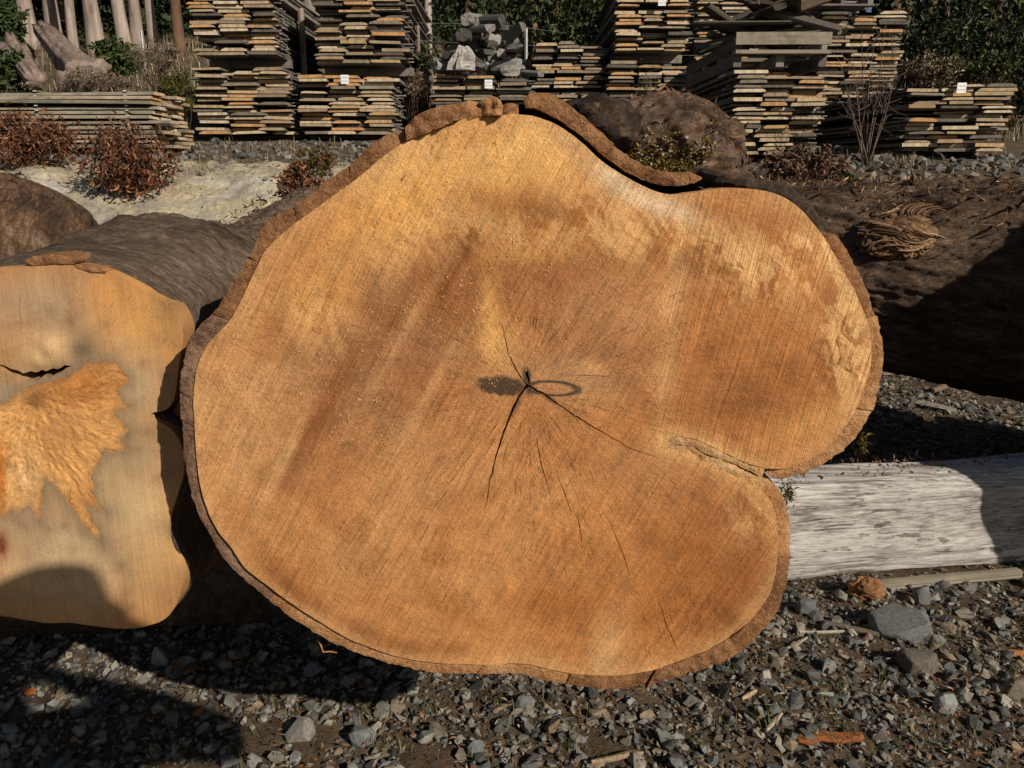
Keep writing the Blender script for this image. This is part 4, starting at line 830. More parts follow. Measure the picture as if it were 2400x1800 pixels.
# ================================================================ dark wet log crossing behind on the right
DL = thing('dark_log', (1.7, 3.2, 0.36), 'dark wet log with shaggy bark and a twisted burl, above the bleached beam', 'log')
A_, B_ = np.array([0.72, 3.86]), np.array([2.55, 3.02]); ax = (B_-A_)/np.linalg.norm(B_-A_); pr = np.array([ax[1], -ax[0]]) ; Ld = np.linalg.norm(B_-A_)
n_ = 240; th = np.linspace(0, 2*math.pi, n_, endpoint=False); fine = []
def dl_c(t): return A_+ax*t*Ld, 0.86-0.115*t, 0.335+0.115*t
for t in np.linspace(0, 1, 170):
    c2, cz, r_ = dl_c(t); P = np.stack([np.cos(th), np.sin(th)], 1)
    q = np.stack([np.cos(th)*2.4, np.sin(th)*2.4, np.full(n_, t*6.0)], 1)
    d = 0.035*fbm(q, 5)+0.022*np.abs(pn(np.stack([th*5+t*2, np.full(n_, t*5), np.zeros(n_)], 1)))
    hq = np.stack([th*4+t*3.0, np.full(n_, t*2.2), np.zeros(n_)], 1); d = d*0.7+0.016*(1-np.abs(pn(hq*1.2+3)))**4+0.012*fbm(hq*np.array([5.0, 3.0, 1.0]), 5, 2.1, 0.6)
    rr_ = r_+d; fine.append(np.stack([c2[0]+pr[0]*P[:, 0]*rr_, c2[1]+pr[1]*P[:, 0]*rr_, cz+P[:, 1]*rr_], 1))
vv, ff = loft(fine, True, True); part('trunk', mesh('trunk', vv, [f[::-1] for f in ff], MAT_BARK_R, True), DL)
def dl_pt(t, a, lift=0.0):
    c2, cz, r_ = dl_c(t); r_ = r_+lift; return np.array([c2[0]+pr[0]*math.cos(a)*r_, c2[1]+pr[1]*math.cos(a)*r_, cz+math.sin(a)*r_])
# find the spot on the near side where the burl bulges out
best = min(((t, a) for t in np.linspace(0.2, 0.9, 60) for a in np.linspace(-0.5, math.pi+0.5, 70)), key=lambda k: (lambda q: (q[0]-2105)**2+(q[1]-560)**2+(1e6 if dl_pt(*k)[1] > dl_c(k[0])[0][1] else 0))(to_px(dl_pt(*k)[None])[0]))
bt, ba = best; bp = dl_pt(bt, ba, 0.012); bnrm = dl_pt(bt, ba, 1.0)-dl_pt(bt, ba, 0.0); bnrm /= np.linalg.norm(bnrm)
e1 = np.array([ax[0], ax[1], 0.0]); e2 = np.cross(bnrm, e1); e2 = e2 if e2[2] > 0 else -e2
vv, ff = dome((0, 0, 0), (0.135, 0.095, 0.055), 220, 90, lambda D: 0.16*fbm(D*2.6, 4)+0.11*np.abs(np.sin(D[:, 1]*15+D[:, 0]*4+7*pn(D*2.2)))-0.05)
vv = bp+vv[:, :1]*e1+vv[:, 1:2]*e2+vv[:, 2:3]*bnrm
MAT_BURL = mat_bark('torn_burl_fibre', [(0.03, 0.016, 0.008), (0.14, 0.075, 0.035), (0.30, 0.175, 0.085), (0.44, 0.29, 0.165)], (30, 30, 70), 0.006)
part('burl', mesh('burl', vv, ff, MAT_BURL, False), DL)
ps = []
for k in range(26):
    u0 = rg.uniform(-0.13, 0.10); v0 = rg.uniform(-0.085, 0.085); pts = []
    for s in np.linspace(0, 1, 7):
        if s > 0:
            aa = 1.5*float(pn(np.array([[u*11+3, v*11, 0.5]]))[0])+0.9*math.atan2(v-0.03, u-0.05)*math.exp(-((u-0.05)**2+(v-0.03)**2)/0.003); u += 0.018*math.cos(aa); v += 0.018*math.sin(aa)
        else: u, v = u0, v0
        h = 0.05*math.sqrt(max(0.02, 1-(u/0.15)**2-(v/0.105)**2))*1.12+0.006
        pts.append(bp+e1*u+e2*v+bnrm*h)
    w_, f_ = tube(pts, np.array([0.6, 1, 1.1, 1.1, 1, 0.8, 0.3])*rg.uniform(0.0015, 0.004), 5); c_ = np.array([(0.30, 0.17, 0.085), (0.19, 0.10, 0.05), (0.42, 0.28, 0.17), (0.09, 0.05, 0.028)][rg.integers(0, 4)])
    ps.append((w_, f_, np.tile(c_, (len(w_), 1))))
v_, f_, c_ = merge(ps); o = part('torn_fibres', mesh('torn_fibres', v_, f_, MAT_CHIP, False, {'col': c_}), DL); o['kind'] = 'stuff'
P = np.array([dl_pt(rg.uniform(0.1, 1), math.pi/2+rg.normal(0, 0.48), 0.014) for k in range(1900)])
shred(P, 1900, 0.034, [(0.30, 0.175, 0.08), (0.16, 0.085, 0.04), (0.42, 0.28, 0.15), (0.06, 0.035, 0.02), (0.09, 0.05, 0.03)], rg, 'bark_shreds', DL, 0.14)
P = np.array([dl_pt(rg.uniform(0.3, 1), rg.uniform(0.5, math.pi-0.4), 0.012) for k in range(260)])
shred(P, 260, 0.06, [(0.10, 0.055, 0.025), (0.05, 0.03, 0.018), (0.20, 0.11, 0.05)], rg, 'hanging_bark', DL, 0.14)

# ================================================================ bearers
def beam(name, p0, p1, w, h, label, mat, seed, nseg=60, wob=0.012, parent=None, cat='beam', rnd_=0.05):
    p0, p1 = np.asarray(p0, float), np.asarray(p1, float); ax_ = (p1-p0)/np.linalg.norm(p1-p0); sd = np.array([-ax_[1], ax_[0], 0.0])
    m = 200; t4 = np.linspace(0, 2*math.pi, m, endpoint=False)+0.01; pw = 6.0; rk = np.random.default_rng(seed+50); tk = rk.uniform(0, 2*math.pi, 34); sk0 = rk.uniform(-0.1, 1.0, 34); skl = rk.uniform(0.12, 0.6, 34)
    cx = np.sign(np.cos(t4))*np.abs(np.cos(t4))**(2/pw); cz = np.sign(np.sin(t4))*np.abs(np.sin(t4))**(2/pw); secs_ = []
    L_ = np.linalg.norm(p1-p0); nseg = nseg*2
    for s in np.linspace(0, 1, nseg):
        q = np.stack([cx*2+seed, cz*2, np.full(m, s*L_*1.3)], 1); d = 1+wob/h*2*fbm(q, 4)+0.02*pn(q*np.array([4.0, 4.0, 0.6]))+0.012*fbm(q*np.array([9.0, 9.0, 0.5]), 3)
        for k_ in range(34):
            if sk0[k_] < s < sk0[k_]+skl[k_]: d = d-0.045*np.exp(-((np.angle(np.exp(1j*(t4-tk[k_]-0.05*math.sin(s*9+k_)))))/0.02)**2)*math.sin(math.pi*(s-sk0[k_])/skl[k_])**0.5
        secs_.append(p0+ax_*s*L_+sd*(cx*w*0.5*d)[:, None]+np.array([0, 0, 1.0])*((cz*0.5*d+0.5)*h)[:, None])
    vv_, ff_ = loft(secs_, True, True)
    return vv_, [f[::-1] for f in ff_]
def sleeper_y(x): return 2.24+0.157*(x-0.8)
SL = thing('bleached_beam', (1.4, sleeper_y(1.4)+0.10, 0), 'silvery bleached squared timber lying under the logs as a bearer', 'beam')
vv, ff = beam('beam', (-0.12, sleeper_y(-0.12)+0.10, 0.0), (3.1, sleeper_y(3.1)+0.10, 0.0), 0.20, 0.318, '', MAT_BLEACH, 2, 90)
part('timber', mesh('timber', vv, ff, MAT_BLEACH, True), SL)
vv, ff = beam('splinter', onZ(2015, 1382, 0.004), onZ(2385, 1352, 0.004), 0.035, 0.022, '', MAT_BLEACH, 9, 26, 0.003); vv[:, 2] += 0.012*(vv[:, 0]-vv[:, 0].min())
part('split_strip', mesh('split_strip', vv, ff, MAT_SIDE_S, True), SL)
P = np.array([[x_, sleeper_y(x_)+rg.uniform(0.05, 0.2), 0.314+rg.uniform(0, 0.012)] for x_ in np.concatenate([rg.uniform(0.75, 1.9, 170), rg.normal(1.28, 0.09, 120)])])
shred(P, 290, 0.020, [(0.14, 0.060, 0.028), (0.22, 0.105, 0.05), (0.07, 0.035, 0.02), (0.30, 0.24, 0.17)], rg, 'bark_litter', SL, 0.3)
for nm, p0, p1, w, h, lb in (('bearer', (-2.6, sleeper_y(-2.6)+0.12, 0), (-0.2, sleeper_y(-0.2)+0.12, 0), 0.24, 0.318, 'dark stained bearer lying under the rotten hearted log'), ('bearer', (-4.8, 3.05, 0), (-1.2, 3.75, 0), 0.30, 0.35, 'grey squared bearer hidden under the crosswise log'), ('bearer', (0.62, 3.5, 0), (1.12, 4.25, 0), 0.20, 0.50, 'brown squared bearer under the hidden end of the dark wet log'), ('bearer', (2.25, 2.62, 0), (2.65, 3.6, 0), 0.22, 0.31, 'grey squared bearer under the thick end of the dark wet log')):  # first bearer coloured dark to stand in for shade on the pale beam
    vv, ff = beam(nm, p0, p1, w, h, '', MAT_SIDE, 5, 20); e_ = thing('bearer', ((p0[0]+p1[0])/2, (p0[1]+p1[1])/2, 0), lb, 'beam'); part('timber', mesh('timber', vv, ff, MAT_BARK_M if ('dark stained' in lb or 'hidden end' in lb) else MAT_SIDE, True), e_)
# the next log along the beam, just beyond the frame: its round side throws the shadow at the beam's end
NL = thing('neighbouring_log', (2.66, 2.1, 0.32), 'brown barked log resting on the far right end of the bleached beam', 'log')
fine = []; th = np.linspace(0, 2*math.pi, 72, endpoint=False)
for y_ in np.concatenate([[1.72, 1.722], np.linspace(1.73, 2.72, 24)]):
    q = np.stack([np.cos(th)*2, np.sin(th)*2, np.full(72, y_*2)], 1); r_ = 0.60+0.02*fbm(q, 4); fine.append(np.stack([2.66+r_*np.cos(th), np.full(72, y_), 0.925+r_*np.sin(th)], 1))
vv, ff = loft(fine, True, True); part('trunk', mesh('trunk', vv, [f[::-1] for f in ff], MAT_BARK_M, True), NL)

# ================================================================ timber stacks
def board_mesh(name, L, t, prof, mats, rg_, nseg=4, axis=1):
    """one plank, unit width, with waney edges; the ends take the first material, the sides the second"""
    secs_ = []; ph = rg_.uniform(0, 9)
    for s in np.linspace(0, 1, nseg):
        p = np.array(prof, float); p[:, 0] += 0.012*math.sin(s*3+ph)+rg_.normal(0, 0.01, len(p))*(0.6 if 0 < s < 1 else 1); p[:, 1] = p[:, 1]*t+0.003*math.sin(s*2.2+ph)
        secs_.append(np.stack([p[:, 0], np.full(len(p), s*L), p[:, 1]], 1))
    V_ = np.concatenate(secs_); n = len(prof); i = np.arange(n); j = (i+1) % n
    F_ = [list(map(int, q)) for k in range(nseg-1) for q in np.stack([k*n+i, k*n+j, (k+1)*n+j, (k+1)*n+i], 1)]
    mi = [1]*len(F_)+[0, 0]; F_ += [list(range(n))[::-1], list(range((nseg-1)*n, nseg*n))]
    F_ = [f[::-1] for f in F_]
    if axis == 0: V_ = np.stack([-V_[:, 1], V_[:, 0], V_[:, 2]], 1)
    return mesh(name, V_, F_, mats, False, None, mi)
PROFS = []
_r = np.random.default_rng(8)
for k in range(9):
    a, b_ = _r.choice([0.0, 0.03, 0.08, 0.13, 0.19], 2); up = _r.uniform() < 0.25
    lo = [(-0.5, 0.0), (0.5, 0.0)]; hi = [(0.5-b_, 1.0), (-0.5+a, 1.0)]
    if up: lo, hi = [(-0.5+a, 0.0), (0.5-b_, 0.0)], [(0.5, 1.0), (-0.5, 1.0)]
    pr_ = lo+[(0.5-b_*0.35*(0.4 if not up else 1.6), 0.55)]+hi+[(-0.5+a*0.35*(0.4 if not up else 1.6), 0.55)]
    PROFS.append(pr_)
LB, TB = 2.3, 0.0275
BM_W = [board_mesh('board', LB, TB, p, [MAT_END_W, MAT_SIDE], _r) for p in PROFS]
BM_G = [board_mesh('board', LB, TB, p, [MAT_END_G, MAT_SIDE], _r) for p in PROFS]
BM_S = [board_mesh('board', 3.0, TB, p, [MAT_END_W, MAT_SIDE_S], _r, 5, 0) for p in PROFS]
BM_STK = [board_mesh('sticker', 1.0, 0.010, [(-0.5, 0), (0.5, 0), (0.5, 1), (-0.5, 1)], [MAT_STICK, MAT_SIDE], _r, 2, 0)]
BM_BEAR = [board_mesh('bearer', 1.0, 0.085, [(-0.5, 0), (0.5, 0), (0.5, 1), (-0.5, 1)], [MAT_SIDE, MAT_SIDE], _r, 2, 0)]
def put(name, me, parent, loc, sc=(1, 1, 1), rot=(0, 0, 0)):
    o = bpy.data.objects.new(name, me); COL.objects.link(o); o.parent = parent; o.location = [float(v) for v in loc]; o.scale = sc; o.rotation_euler = rot; return o
def lumber(label, px0, px1, py_top, Y, seed, grey=0.0, zbase=None, ncol=3, miss=0.11, pitch=0.038, yaw=0.0, py_base=None, top_jit=0.0):
    rg_ = np.random.default_rng(seed); mid = 0.5*(px0+px1)
    xa, xb = atY(px0, py_top, Y)[0], atY(px1, py_top, Y)[0]; w = xb-xa; xc = 0.5*(xa+xb); ztop = atY(mid, py_top, Y)[2]
    if zbase is None: zbase = float(tz(xc, Y)) if py_base is None else atY(mid, py_base, Y)[2]
    r = thing('lumber_stack', (xc, Y, zbase), label, 'lumber stack', 'stacks of sawn boards on the bank'); r.rotation_euler.z = R(yaw)
    for yb in (0.5, LB*0.5, LB-0.25): put('bearer', BM_BEAR[0], r, (w*0.5, yb, 0.0), (w, 0.09, 1))
    z = 0.085; nl = max(1, int((ztop-zbase-0.085)/pitch))
    for k in range(nl):
        top = k >= nl-1; cw = rg_.uniform(0.8, 1.25, ncol); cw *= w/cw.sum()*rg_.uniform(0.94, 1.02); x = -w/2+rg_.normal(0, 0.012)
        for c in range(ncol):
            wd = cw[c]*rg_.uniform(0.84, 1.04)
            if rg_.uniform() > miss*(1 if not top else 3):
                me = (BM_G if rg_.uniform() < grey else BM_W)[rg_.integers(0, 9)]
                o = put('board', me, r, (x+cw[c]*0.5+rg_.normal(0, 0.012), abs(rg_.normal(0, 0.028))+rg_.choice([0, 0, 0, 0.05, 0.12]), z), (wd, rg_.uniform(0.94, 1.02), rg_.choice([0.75, 1.0, 1.0, 1.15])), (rg_.normal(0, 0.002), rg_.normal(0, 0.011), rg_.normal(0, 0.012)))
            x += cw[c]
        if not top:
            put('sticker', BM_STK[0], r, (w*0.5+rg_.uniform(-0.01, 0.06), rg_.uniform(0.12, 0.3), z+TB), (w*rg_.uniform(0.98, 1.06), 0.03, 1))
        z += pitch
    return r, zbase+z
def stack_tag(px, py, Y, label):
    p = atY(px, py, Y); V_ = np.array([(-0.042, 0, -0.045), (0.042, 0, -0.045), (0.042, 0, 0.045), (-0.042, 0, 0.045), (-0.042, 0.002, -0.045), (0.042, 0.002, -0.045), (0.042, 0.002, 0.045), (-0.042, 0.002, 0.045)])
    F_ = [[0, 1, 2, 3], [5, 4, 7, 6], [1, 0, 4, 5], [2, 1, 5, 6], [3, 2, 6, 7], [0, 3, 7, 4]]
    o = bpy.data.objects.new('paper_tag', mesh('paper_tag', V_, F_, MAT_PAPER)); COL.objects.link(o); o.location = p.tolist(); tag(o, label, 'tag', 'white tags on the stacks')
YA = 9.0
_, z1 = lumber('lower tier of the tallest tan stack, next to the long low pile', 445, 675, 152, YA, 1, 0.15)
lumber('upper tier of the tallest tan stack, next to the long low pile', 435, 640, -60, YA, 2, 0.2, zbase=z1+0.03)
_, z2 = lumber('lower tan stack with a white tag high on its middle column', 692, 928, 172, YA, 3, 0.2)
lumber('upper tier leaning over the tagged tan stack, by the grey tree trunk', 725, 950, -60, YA+0.05, 4, 0.35, zbase=z2+0.03)
_, z3 = lumber('low grey stack with heaped offcuts and a white tag', 1012, 1246, 168, YA+0.3, 5, 0.85)
lumber('grey stack half hidden behind the low tagged stack, below the forest fence', 1252, 1420, 92, YA+0.75, 6, 0.55)
_, z5 = lumber('lower tier of the tall orange and grey stack behind the branch collar', 1428, 1622, 134, YA+0.5, 7, 0.4)
lumber('upper tier of the tall orange and grey stack with a tag at its top', 1448, 1628, -60, YA+0.55, 8, 0.1, zbase=z5+0.03)
lumber('tall stack wedged behind the junk topped stack', 1640, 1812, -50, YA+2.8, 9, 0.2)
_, z6 = lumber('broad stack topped by a pale plank frame and rough slabs', 1722, 1950, 160, 7.5, 10, 0.35, miss=0.12)
lumber('tall stack with a pallet on top against the dark forest', 1932, 2132, 18, YA+1.0, 11, 0.4)
lumber('wide low stack with a white tag and pale stickers showing', 2138, 2385, 192, 7.8, 12, 0.35, miss=0.1)
stack_tag(808, 186, YA-0.02, 'white paper tag on the middle column of the lower tan stack')
stack_tag(1145, 197, YA+0.28, 'white paper tag on the low grey stack under the offcuts')
stack_tag(1552, 3, YA+0.5, 'white paper tag at the top of the orange and grey stack')
stack_tag(2254, 206, 7.77, 'white paper tag on the wide low stack with pale stickers')
# pale plank frame (pallet) and rough slabs on the broad stack
def plank(name, p0, p1, w, t, mat, parent, seed=0, up=(0, 0, 1)):
    p0, p1 = np.asarray(p0, float), np.asarray(p1, float); a = p1-p0; L = np.linalg.norm(a); a /= L; u = np.asarray(up, float); s = np.cross(a, u); s /= np.linalg.norm(s); u = np.cross(s, a); rg_ = np.random.default_rng(seed)
    secs_ = []
    for k in np.linspace(0, 1, 4):
        j = rg_.normal(0, 0.03, 4); secs_.append(np.array([p0+a*L*k+s*w*(0.5*sx+j[0]*0.1)+u*t*(0.5*sz+j[1]*0.2) for sx, sz in ((-1, -1), (1, -1), (1, 1), (-1, 1))]))
    V_, F_ = loft(secs_, True, True); return part(name, mesh(name, V_, [f[::-1] for f in F_], mat), parent)
p_ = atY(1722, 110, 7.45); q_ = atY(1945, 110, 7.45); zt = z6
PAL = thing('timber_pallet', (0.5*(p_[0]+q_[0]), 8.3, zt), 'pale plank frame lying across the broad stack', 'pallet')
for yy_ in (7.46, 8.0, 8.6, 9.3): plank('cross_plank', (p_[0], yy_, zt+0.13), (q_[0], yy_, zt+0.13), 0.12, 0.03, MAT_SIDE_S, PAL, int(yy_*10))
for xx_ in (p_[0]+0.04, 0.5*(p_[0]+q_[0]), q_[0]-0.04): plank('rail', (xx_, 7.48, zt+0.065), (xx_, 9.5, zt+0.065), 0.07, 0.1, MAT_SIDE, PAL, int(xx_*100))
plank('front_plank', (p_[0], 7.43, zt+0.24), (q_[0], 7.43, zt+0.24), 0.03, 0.10, MAT_SIDE_S, PAL, 3)
for xx_ in (p_[0]+0.04, q_[0]-0.04): plank('rail', (xx_, 7.5, zt+0.20), (xx_, 9.5, zt+0.20), 0.07, 0.1, MAT_SIDE, PAL, int(xx_*100)+1)
p_ = atY(1905, 12, YA+1.0); q_ = atY(2048, 12, YA+1.0)
PAL2 = thing('pallet', (0.5*(p_[0]+q_[0]), YA+1.4, p_[2]), 'grey pallet on top of the tall stack against the forest', 'pallet')
for dz_, nm in ((0.11, 'deck_board'), (0.0, 'base_board')):
    for yy_ in np.linspace(YA+1.02, YA+1.9, 5): plank(nm, (p_[0], yy_, p_[2]+dz_), (q_[0], yy_, p_[2]+dz_), 0.1, 0.02, MAT_SIDE, PAL2, int(yy_*31))
for xx_ in (p_[0]+0.04, 0.5*(p_[0]+q_[0]), q_[0]-0.04): plank('stringer', (xx_, YA+1.0, p_[2]+0.055), (xx_, YA+1.95, p_[2]+0.055), 0.06, 0.085, MAT_SIDE, PAL2, int(xx_*77))
# heaped offcuts: rough blocks, slabs and short rounds
def offcut(c, L, w, h, seed, rnd_=False):
    rg_ = np.random.default_rng(seed); m = 14 if rnd_ else 8; t = np.linspace(0, 2*math.pi, m, endpoint=False)+rg_.uniform(0, 1); secs_ = []
    pw = 1.0 if rnd_ else 0.62
    pr_ = np.stack([np.sign(np.cos(t))*np.abs(np.cos(t))**pw, np.sign(np.sin(t))*np.abs(np.sin(t))**pw], 1)*rg_.uniform(0.75, 1.05, (m, 1))
    for s in np.linspace(-0.5, 0.5, 4): secs_.append(np.stack([np.full(m, s*L)+rg_.normal(0, 0.01, m), pr_[:, 0]*w*0.5*rg_.uniform(0.92, 1.05), pr_[:, 1]*h*0.5*rg_.uniform(0.92, 1.05)], 1))
    V_, F_ = loft(secs_, True, True); Rm = rotm(rg_.normal(0, 0.25), rg_.normal(0, 0.22), rg_.uniform(0, 6.28)); return V_@Rm.T+np.asarray(c), [f[::-1] for f in F_]
rg = np.random.default_rng(15)
x3a, x3b = atY(1030, 150, 9.4)[0], atY(1240, 150, 9.4)[0]; GREYC = [(0.13, 0.12, 0.11), (0.19, 0.18, 0.165), (0.08, 0.072, 0.065), (0.27, 0.255, 0.235)]
for k in range(46):
    lv = k//12; f_ = 1-lv*0.24; n_in = k % 12
    x_ = 0.5*(x3a+x3b)+(x3b-x3a)*0.5*f_*(2*(n_in+0.5)/12-1)*0.95+rg.normal(0, 0.03); y_ = 9.4+rg.uniform(0.05, 0.5)+0.05*lv; z_ = z3+0.09+lv*0.165+rg.normal(0, 0.025)
    if n_in % 4 == 0: v_, f2 = offcut((x_, y_, z_), rg.uniform(0.2, 0.34), 0.17, 0.16, 100+k, True)
    else: v_, f2 = offcut((x_, y_, z_), rg.uniform(0.25, 0.6), rg.uniform(0.12, 0.26), rg.uniform(0.05, 0.12), 100+k)
    ci = int(rg.integers(0, 4)); shp = 'log round' if n_in % 4 == 0 else ('flat slab' if (v_[:, 2].max()-v_[:, 2].min()) < 0.16 else 'tilted block')
    tier = ['in the bottom layer', 'in the second layer', 'in the third layer', 'at the peak'][lv]
    solo('offcut', v_, f2, MAT_TWIG, '%s %s %s of the offcut heap' % (['grey', 'light grey', 'charcoal', 'pale silver'][ci], shp, tier), 'offcut', 'offcuts heaped on the low grey stack', attrs={'col': np.tile(np.array(GREYC[ci]), (len(v_), 1))})
# the pale torn stump piece in that heap
cst = atY(1082, 165, 9.22); m_ = 26; t = np.linspace(0, 2*math.pi, m_, endpoint=False); secs = []
for s, r_ in ((0, 0.125), (0.07, 0.12), (0.14, 0.10), (0.20, 0.075), (0.24, 0.05)):
    rr_ = r_*(0.85+0.32*np.abs(np.sin(t*3.5+1))+0.65*fbm(np.stack([np.cos(t)*2.2, np.sin(t)*1.7, np.full(m_, s*3)], 1), 3)); secs.append(np.stack([cst[0]+rr_*np.cos(t)+0.12*s, cst[1]+rr_*np.sin(t)*0.7, cst[2]+s+0.07*pn(np.stack([np.cos(t)*2.4, np.sin(t)*2.4, np.full(m_, 3.3)], 1))*(s/0.28)], 1))
v_, f2 = loft(secs, True, True); solo('torn_stump', v_, [f[::-1] for f in f2], MAT_BLEACH, 'pale silver torn stump piece among the grey offcuts', 'stump')
x6a, x6b = atY(1715, 60, 7.6)[0], atY(1925, 60, 7.6)[0]
for k in range(30):
    lv = k//8; x_ = 0.5*(x6a+x6b)+(x6b-x6a)*0.5*(1-0.24*lv)*(2*((k % 8)+0.5)/8-1); y_ = 7.6+rg.uniform(0.1, 0.9); z_ = zt+0.36+lv*0.075+rg.normal(0, 0.012)
    v_, f2 = offcut((x_, y_, z_), rg.uniform(0.4, 0.9), rg.uniform(0.12, 0.22), rg.uniform(0.03, 0.07), 300+k)
    solo('rough_slab', v_, f2, MAT_TWIG, 'dark rough slab piled on the pale plank frame', 'slab', 'slabs piled on the broad stack', attrs={'col': np.tile(np.array([(0.10, 0.088, 0.07), (0.06, 0.05, 0.04), (0.16, 0.14, 0.11)][rg.integers(0, 3)]), (len(v_), 1))})
cbl = atY(1902, 36, 7.7); v_, f2 = offcut((cbl[0], cbl[1], zt+0.62), 0.28, 0.19, 0.19, 77, True); solo('wood_block', v_, f2, MAT_TWIG, 'squat brown log block on the heap of rough slabs', 'block', attrs={'col': np.tile(np.array((0.17, 0.12, 0.085)), (len(v_), 1))})
# long low pile seen from its side
x_r = atY(375, 260, 7.6)[0]; zb = float(tz(-3.0, 7.6))-0.01
LP = thing('lumber_pile', (x_r, 7.6, zb), 'long low pile of tan boards seen from its side behind the dead shrubs', 'lumber pile')
rg = np.random.default_rng(22); zt0 = atY(200, 216, 7.6)[2]; z = 0.08; k = 0
for xb_ in (-0.3, -1.2, -2.1, -2.8): put('bearer', BM_BEAR[0], LP, (xb_, 0.0, 0.0), (0.09, 0.9, 1), (0, 0, 0))
while zb+z < zt0:
    for c in range(4): put('board', BM_S[rg.integers(0, 9)], LP, (rg.normal(0, 0.05)-0.02*c, c*0.22+rg.normal(0, 0.015), z), (1.0, 0.22*rg.uniform(0.85, 1.05), 1.0), (rg.normal(0, 0.004), rg.normal(0, 0.004), rg.normal(0, 0.006)))
    for xb_ in (-0.25, -1.05, -1.85, -2.65): put('sticker', BM_STK[0], LP, (xb_, rg.uniform(-0.13, -0.1), z+TB), (0.9, 0.03, 1), (0, 0, -math.pi/2))
    z += 0.041

# ================================================================ trees, shrubs and the wood behind
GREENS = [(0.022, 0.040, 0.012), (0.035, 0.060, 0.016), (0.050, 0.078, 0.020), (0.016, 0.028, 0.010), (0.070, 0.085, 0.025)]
OLIVE = [(0.060, 0.062, 0.012), (0.085, 0.078, 0.016), (0.040, 0.040, 0.010), (0.11, 0.09, 0.02)]
DEAD = [(0.125, 0.040, 0.016), (0.19, 0.070, 0.026), (0.075, 0.024, 0.012), (0.26, 0.125, 0.055), (0.10, 0.045, 0.022), (0.045, 0.018, 0.010)]
DEAD2 = [(0.115, 0.058, 0.034), (0.17, 0.092, 0.055), (0.07, 0.034, 0.020), (0.23, 0.135, 0.085), (0.045, 0.022, 0.014)]
STRAW = [(0.30, 0.245, 0.15), (0.22, 0.175, 0.105), (0.38, 0.32, 0.21), (0.16, 0.13, 0.085)]
DRYB = [(0.16, 0.115, 0.075), (0.24, 0.18, 0.12), (0.10, 0.07, 0.045), (0.30, 0.235, 0.17)]
def clumps(rg_, c, rad, n, per, spread):
    cc = ballpts(n, c, rad, rg_, 0.5); return (cc[:, None]+rg_.normal(0, 1, (n, per, 3))*spread*rg_.uniform(0.6, 1.3, (n, 1, 1))).reshape(-1, 3)
def stems(rg_, base, tips, r0, col, n=5, sag=0.1):
    ps = []
    for tp in tips:
        t = np.linspace(0, 1, 6)[:, None]; b = np.asarray(base)+rg_.normal(0, 0.02, 3)*np.array([1, 1, 0]); mid = (b+tp)*0.5+rg_.normal(0, sag, 3)*np.linalg.norm(tp-b)
        P = (1-t)**2*b+2*t*(1-t)*mid+t*t*tp; w_, f_ = tube(P, r0*(1-0.8*t[:, 0]), n); ps.append((w_, f_, np.tile(np.asarray(col)*rg_.uniform(0.7, 1.3), (len(w_), 1))))
    return merge(ps)
def shrub(name, label, cat_, c, rad, n, per, size, cols, seed, asp=0.4, droop=0.4, stemcol=(0.06, 0.04, 0.025), nst=22, spread=0.1, group=None, base=None, stem_r=0.006):
    rg_ = np.random.default_rng(seed); c = np.asarray(c, float); rad = np.asarray(rad, float)
    gz = float(tz(c[0], c[1])); b = np.array([c[0], c[1], gz-0.02]) if base is None else np.asarray(base, float)
    r = thing(name, b, label, cat_, group); P = clumps(rg_, c, rad, n, per, spread*rad.mean()); P[:, 2] = np.maximum(P[:, 2], tz(P[:, 0], P[:, 1])+0.01)
    v_, f_, c_ = leafcloud(P, size, cols, rg_, asp, droop); part('foliage', mesh('foliage', v_, f_, MAT_LEAF, False, {'col': c_}), r)
    v_, f_, c_ = stems(rg_, b, ballpts(nst, c, rad*0.95, rg_, 0.3), stem_r, stemcol); part('stems', mesh('stems', v_, f_, MAT_TWIG, True, {'col': c_}), r)
    return r
def pxr(w, Y): return w/FPX*Y*1.02
def shrub_px(name, label, cat_, x0, x1, y0, y1, Y, *a, depth=0.6, **k):
    c = atY(0.5*(x0+x1), 0.5*(y0+y1), Y); rx_, rz_ = pxr(x1-x0, Y)/2, pxr(y1-y0, Y)/2
    return shrub(name, label, cat_, c, (rx_*0.92, rx_*depth, rz_*0.92), *a, **k)
shrub_px('dead_shrub', 'red brown dead shrub drooping over the pale clay bank', 'shrub', 190, 412, 285, 455, 5.9, 120, 20, 0.050, DEAD, 41, droop=0.9, asp=0.32, spread=0.14)
shrub_px('dead_shrub', 'red brown dead shrub in front of the long low pile', 'shrub', -40, 180, 265, 390, 6.5, 120, 20, 0.050, DEAD, 42, droop=0.6, asp=0.32, spread=0.16)
shrub_px('dead_shrub', 'small red dead shrub where the bank meets the rim of the huge log', 'shrub', 640, 770, 385, 480, 4.6, 40, 18, 0.045, DEAD, 43, droop=0.5)
shrub_px('olive_shrub', 'low olive sprig above the small red dead shrub', 'shrub', 690, 800, 345, 425, 5.2, 40, 24, 0.028, OLIVE+DEAD[:2], 44, droop=-0.2)
shrub_px('dead_shrub', 'dull brown dead shrub in front of the broad stack', 'shrub', 1775, 2000, 345, 450, 6.3, 95, 20, 0.055, DEAD2, 45, droop=0.3)
shrub_px('green_sprig', 'dark green sprig at the edge of the dull brown shrub', 'shrub', 1968, 2012, 395, 440, 6.1, 10, 16, 0.05, GREENS, 46)
shrub_px('gorse_bush', 'olive green bush beside the tallest tan stack', 'shrub', 372, 462, 175, 262, 8.6, 60, 40, 0.035, OLIVE, 47, droop=-0.4)
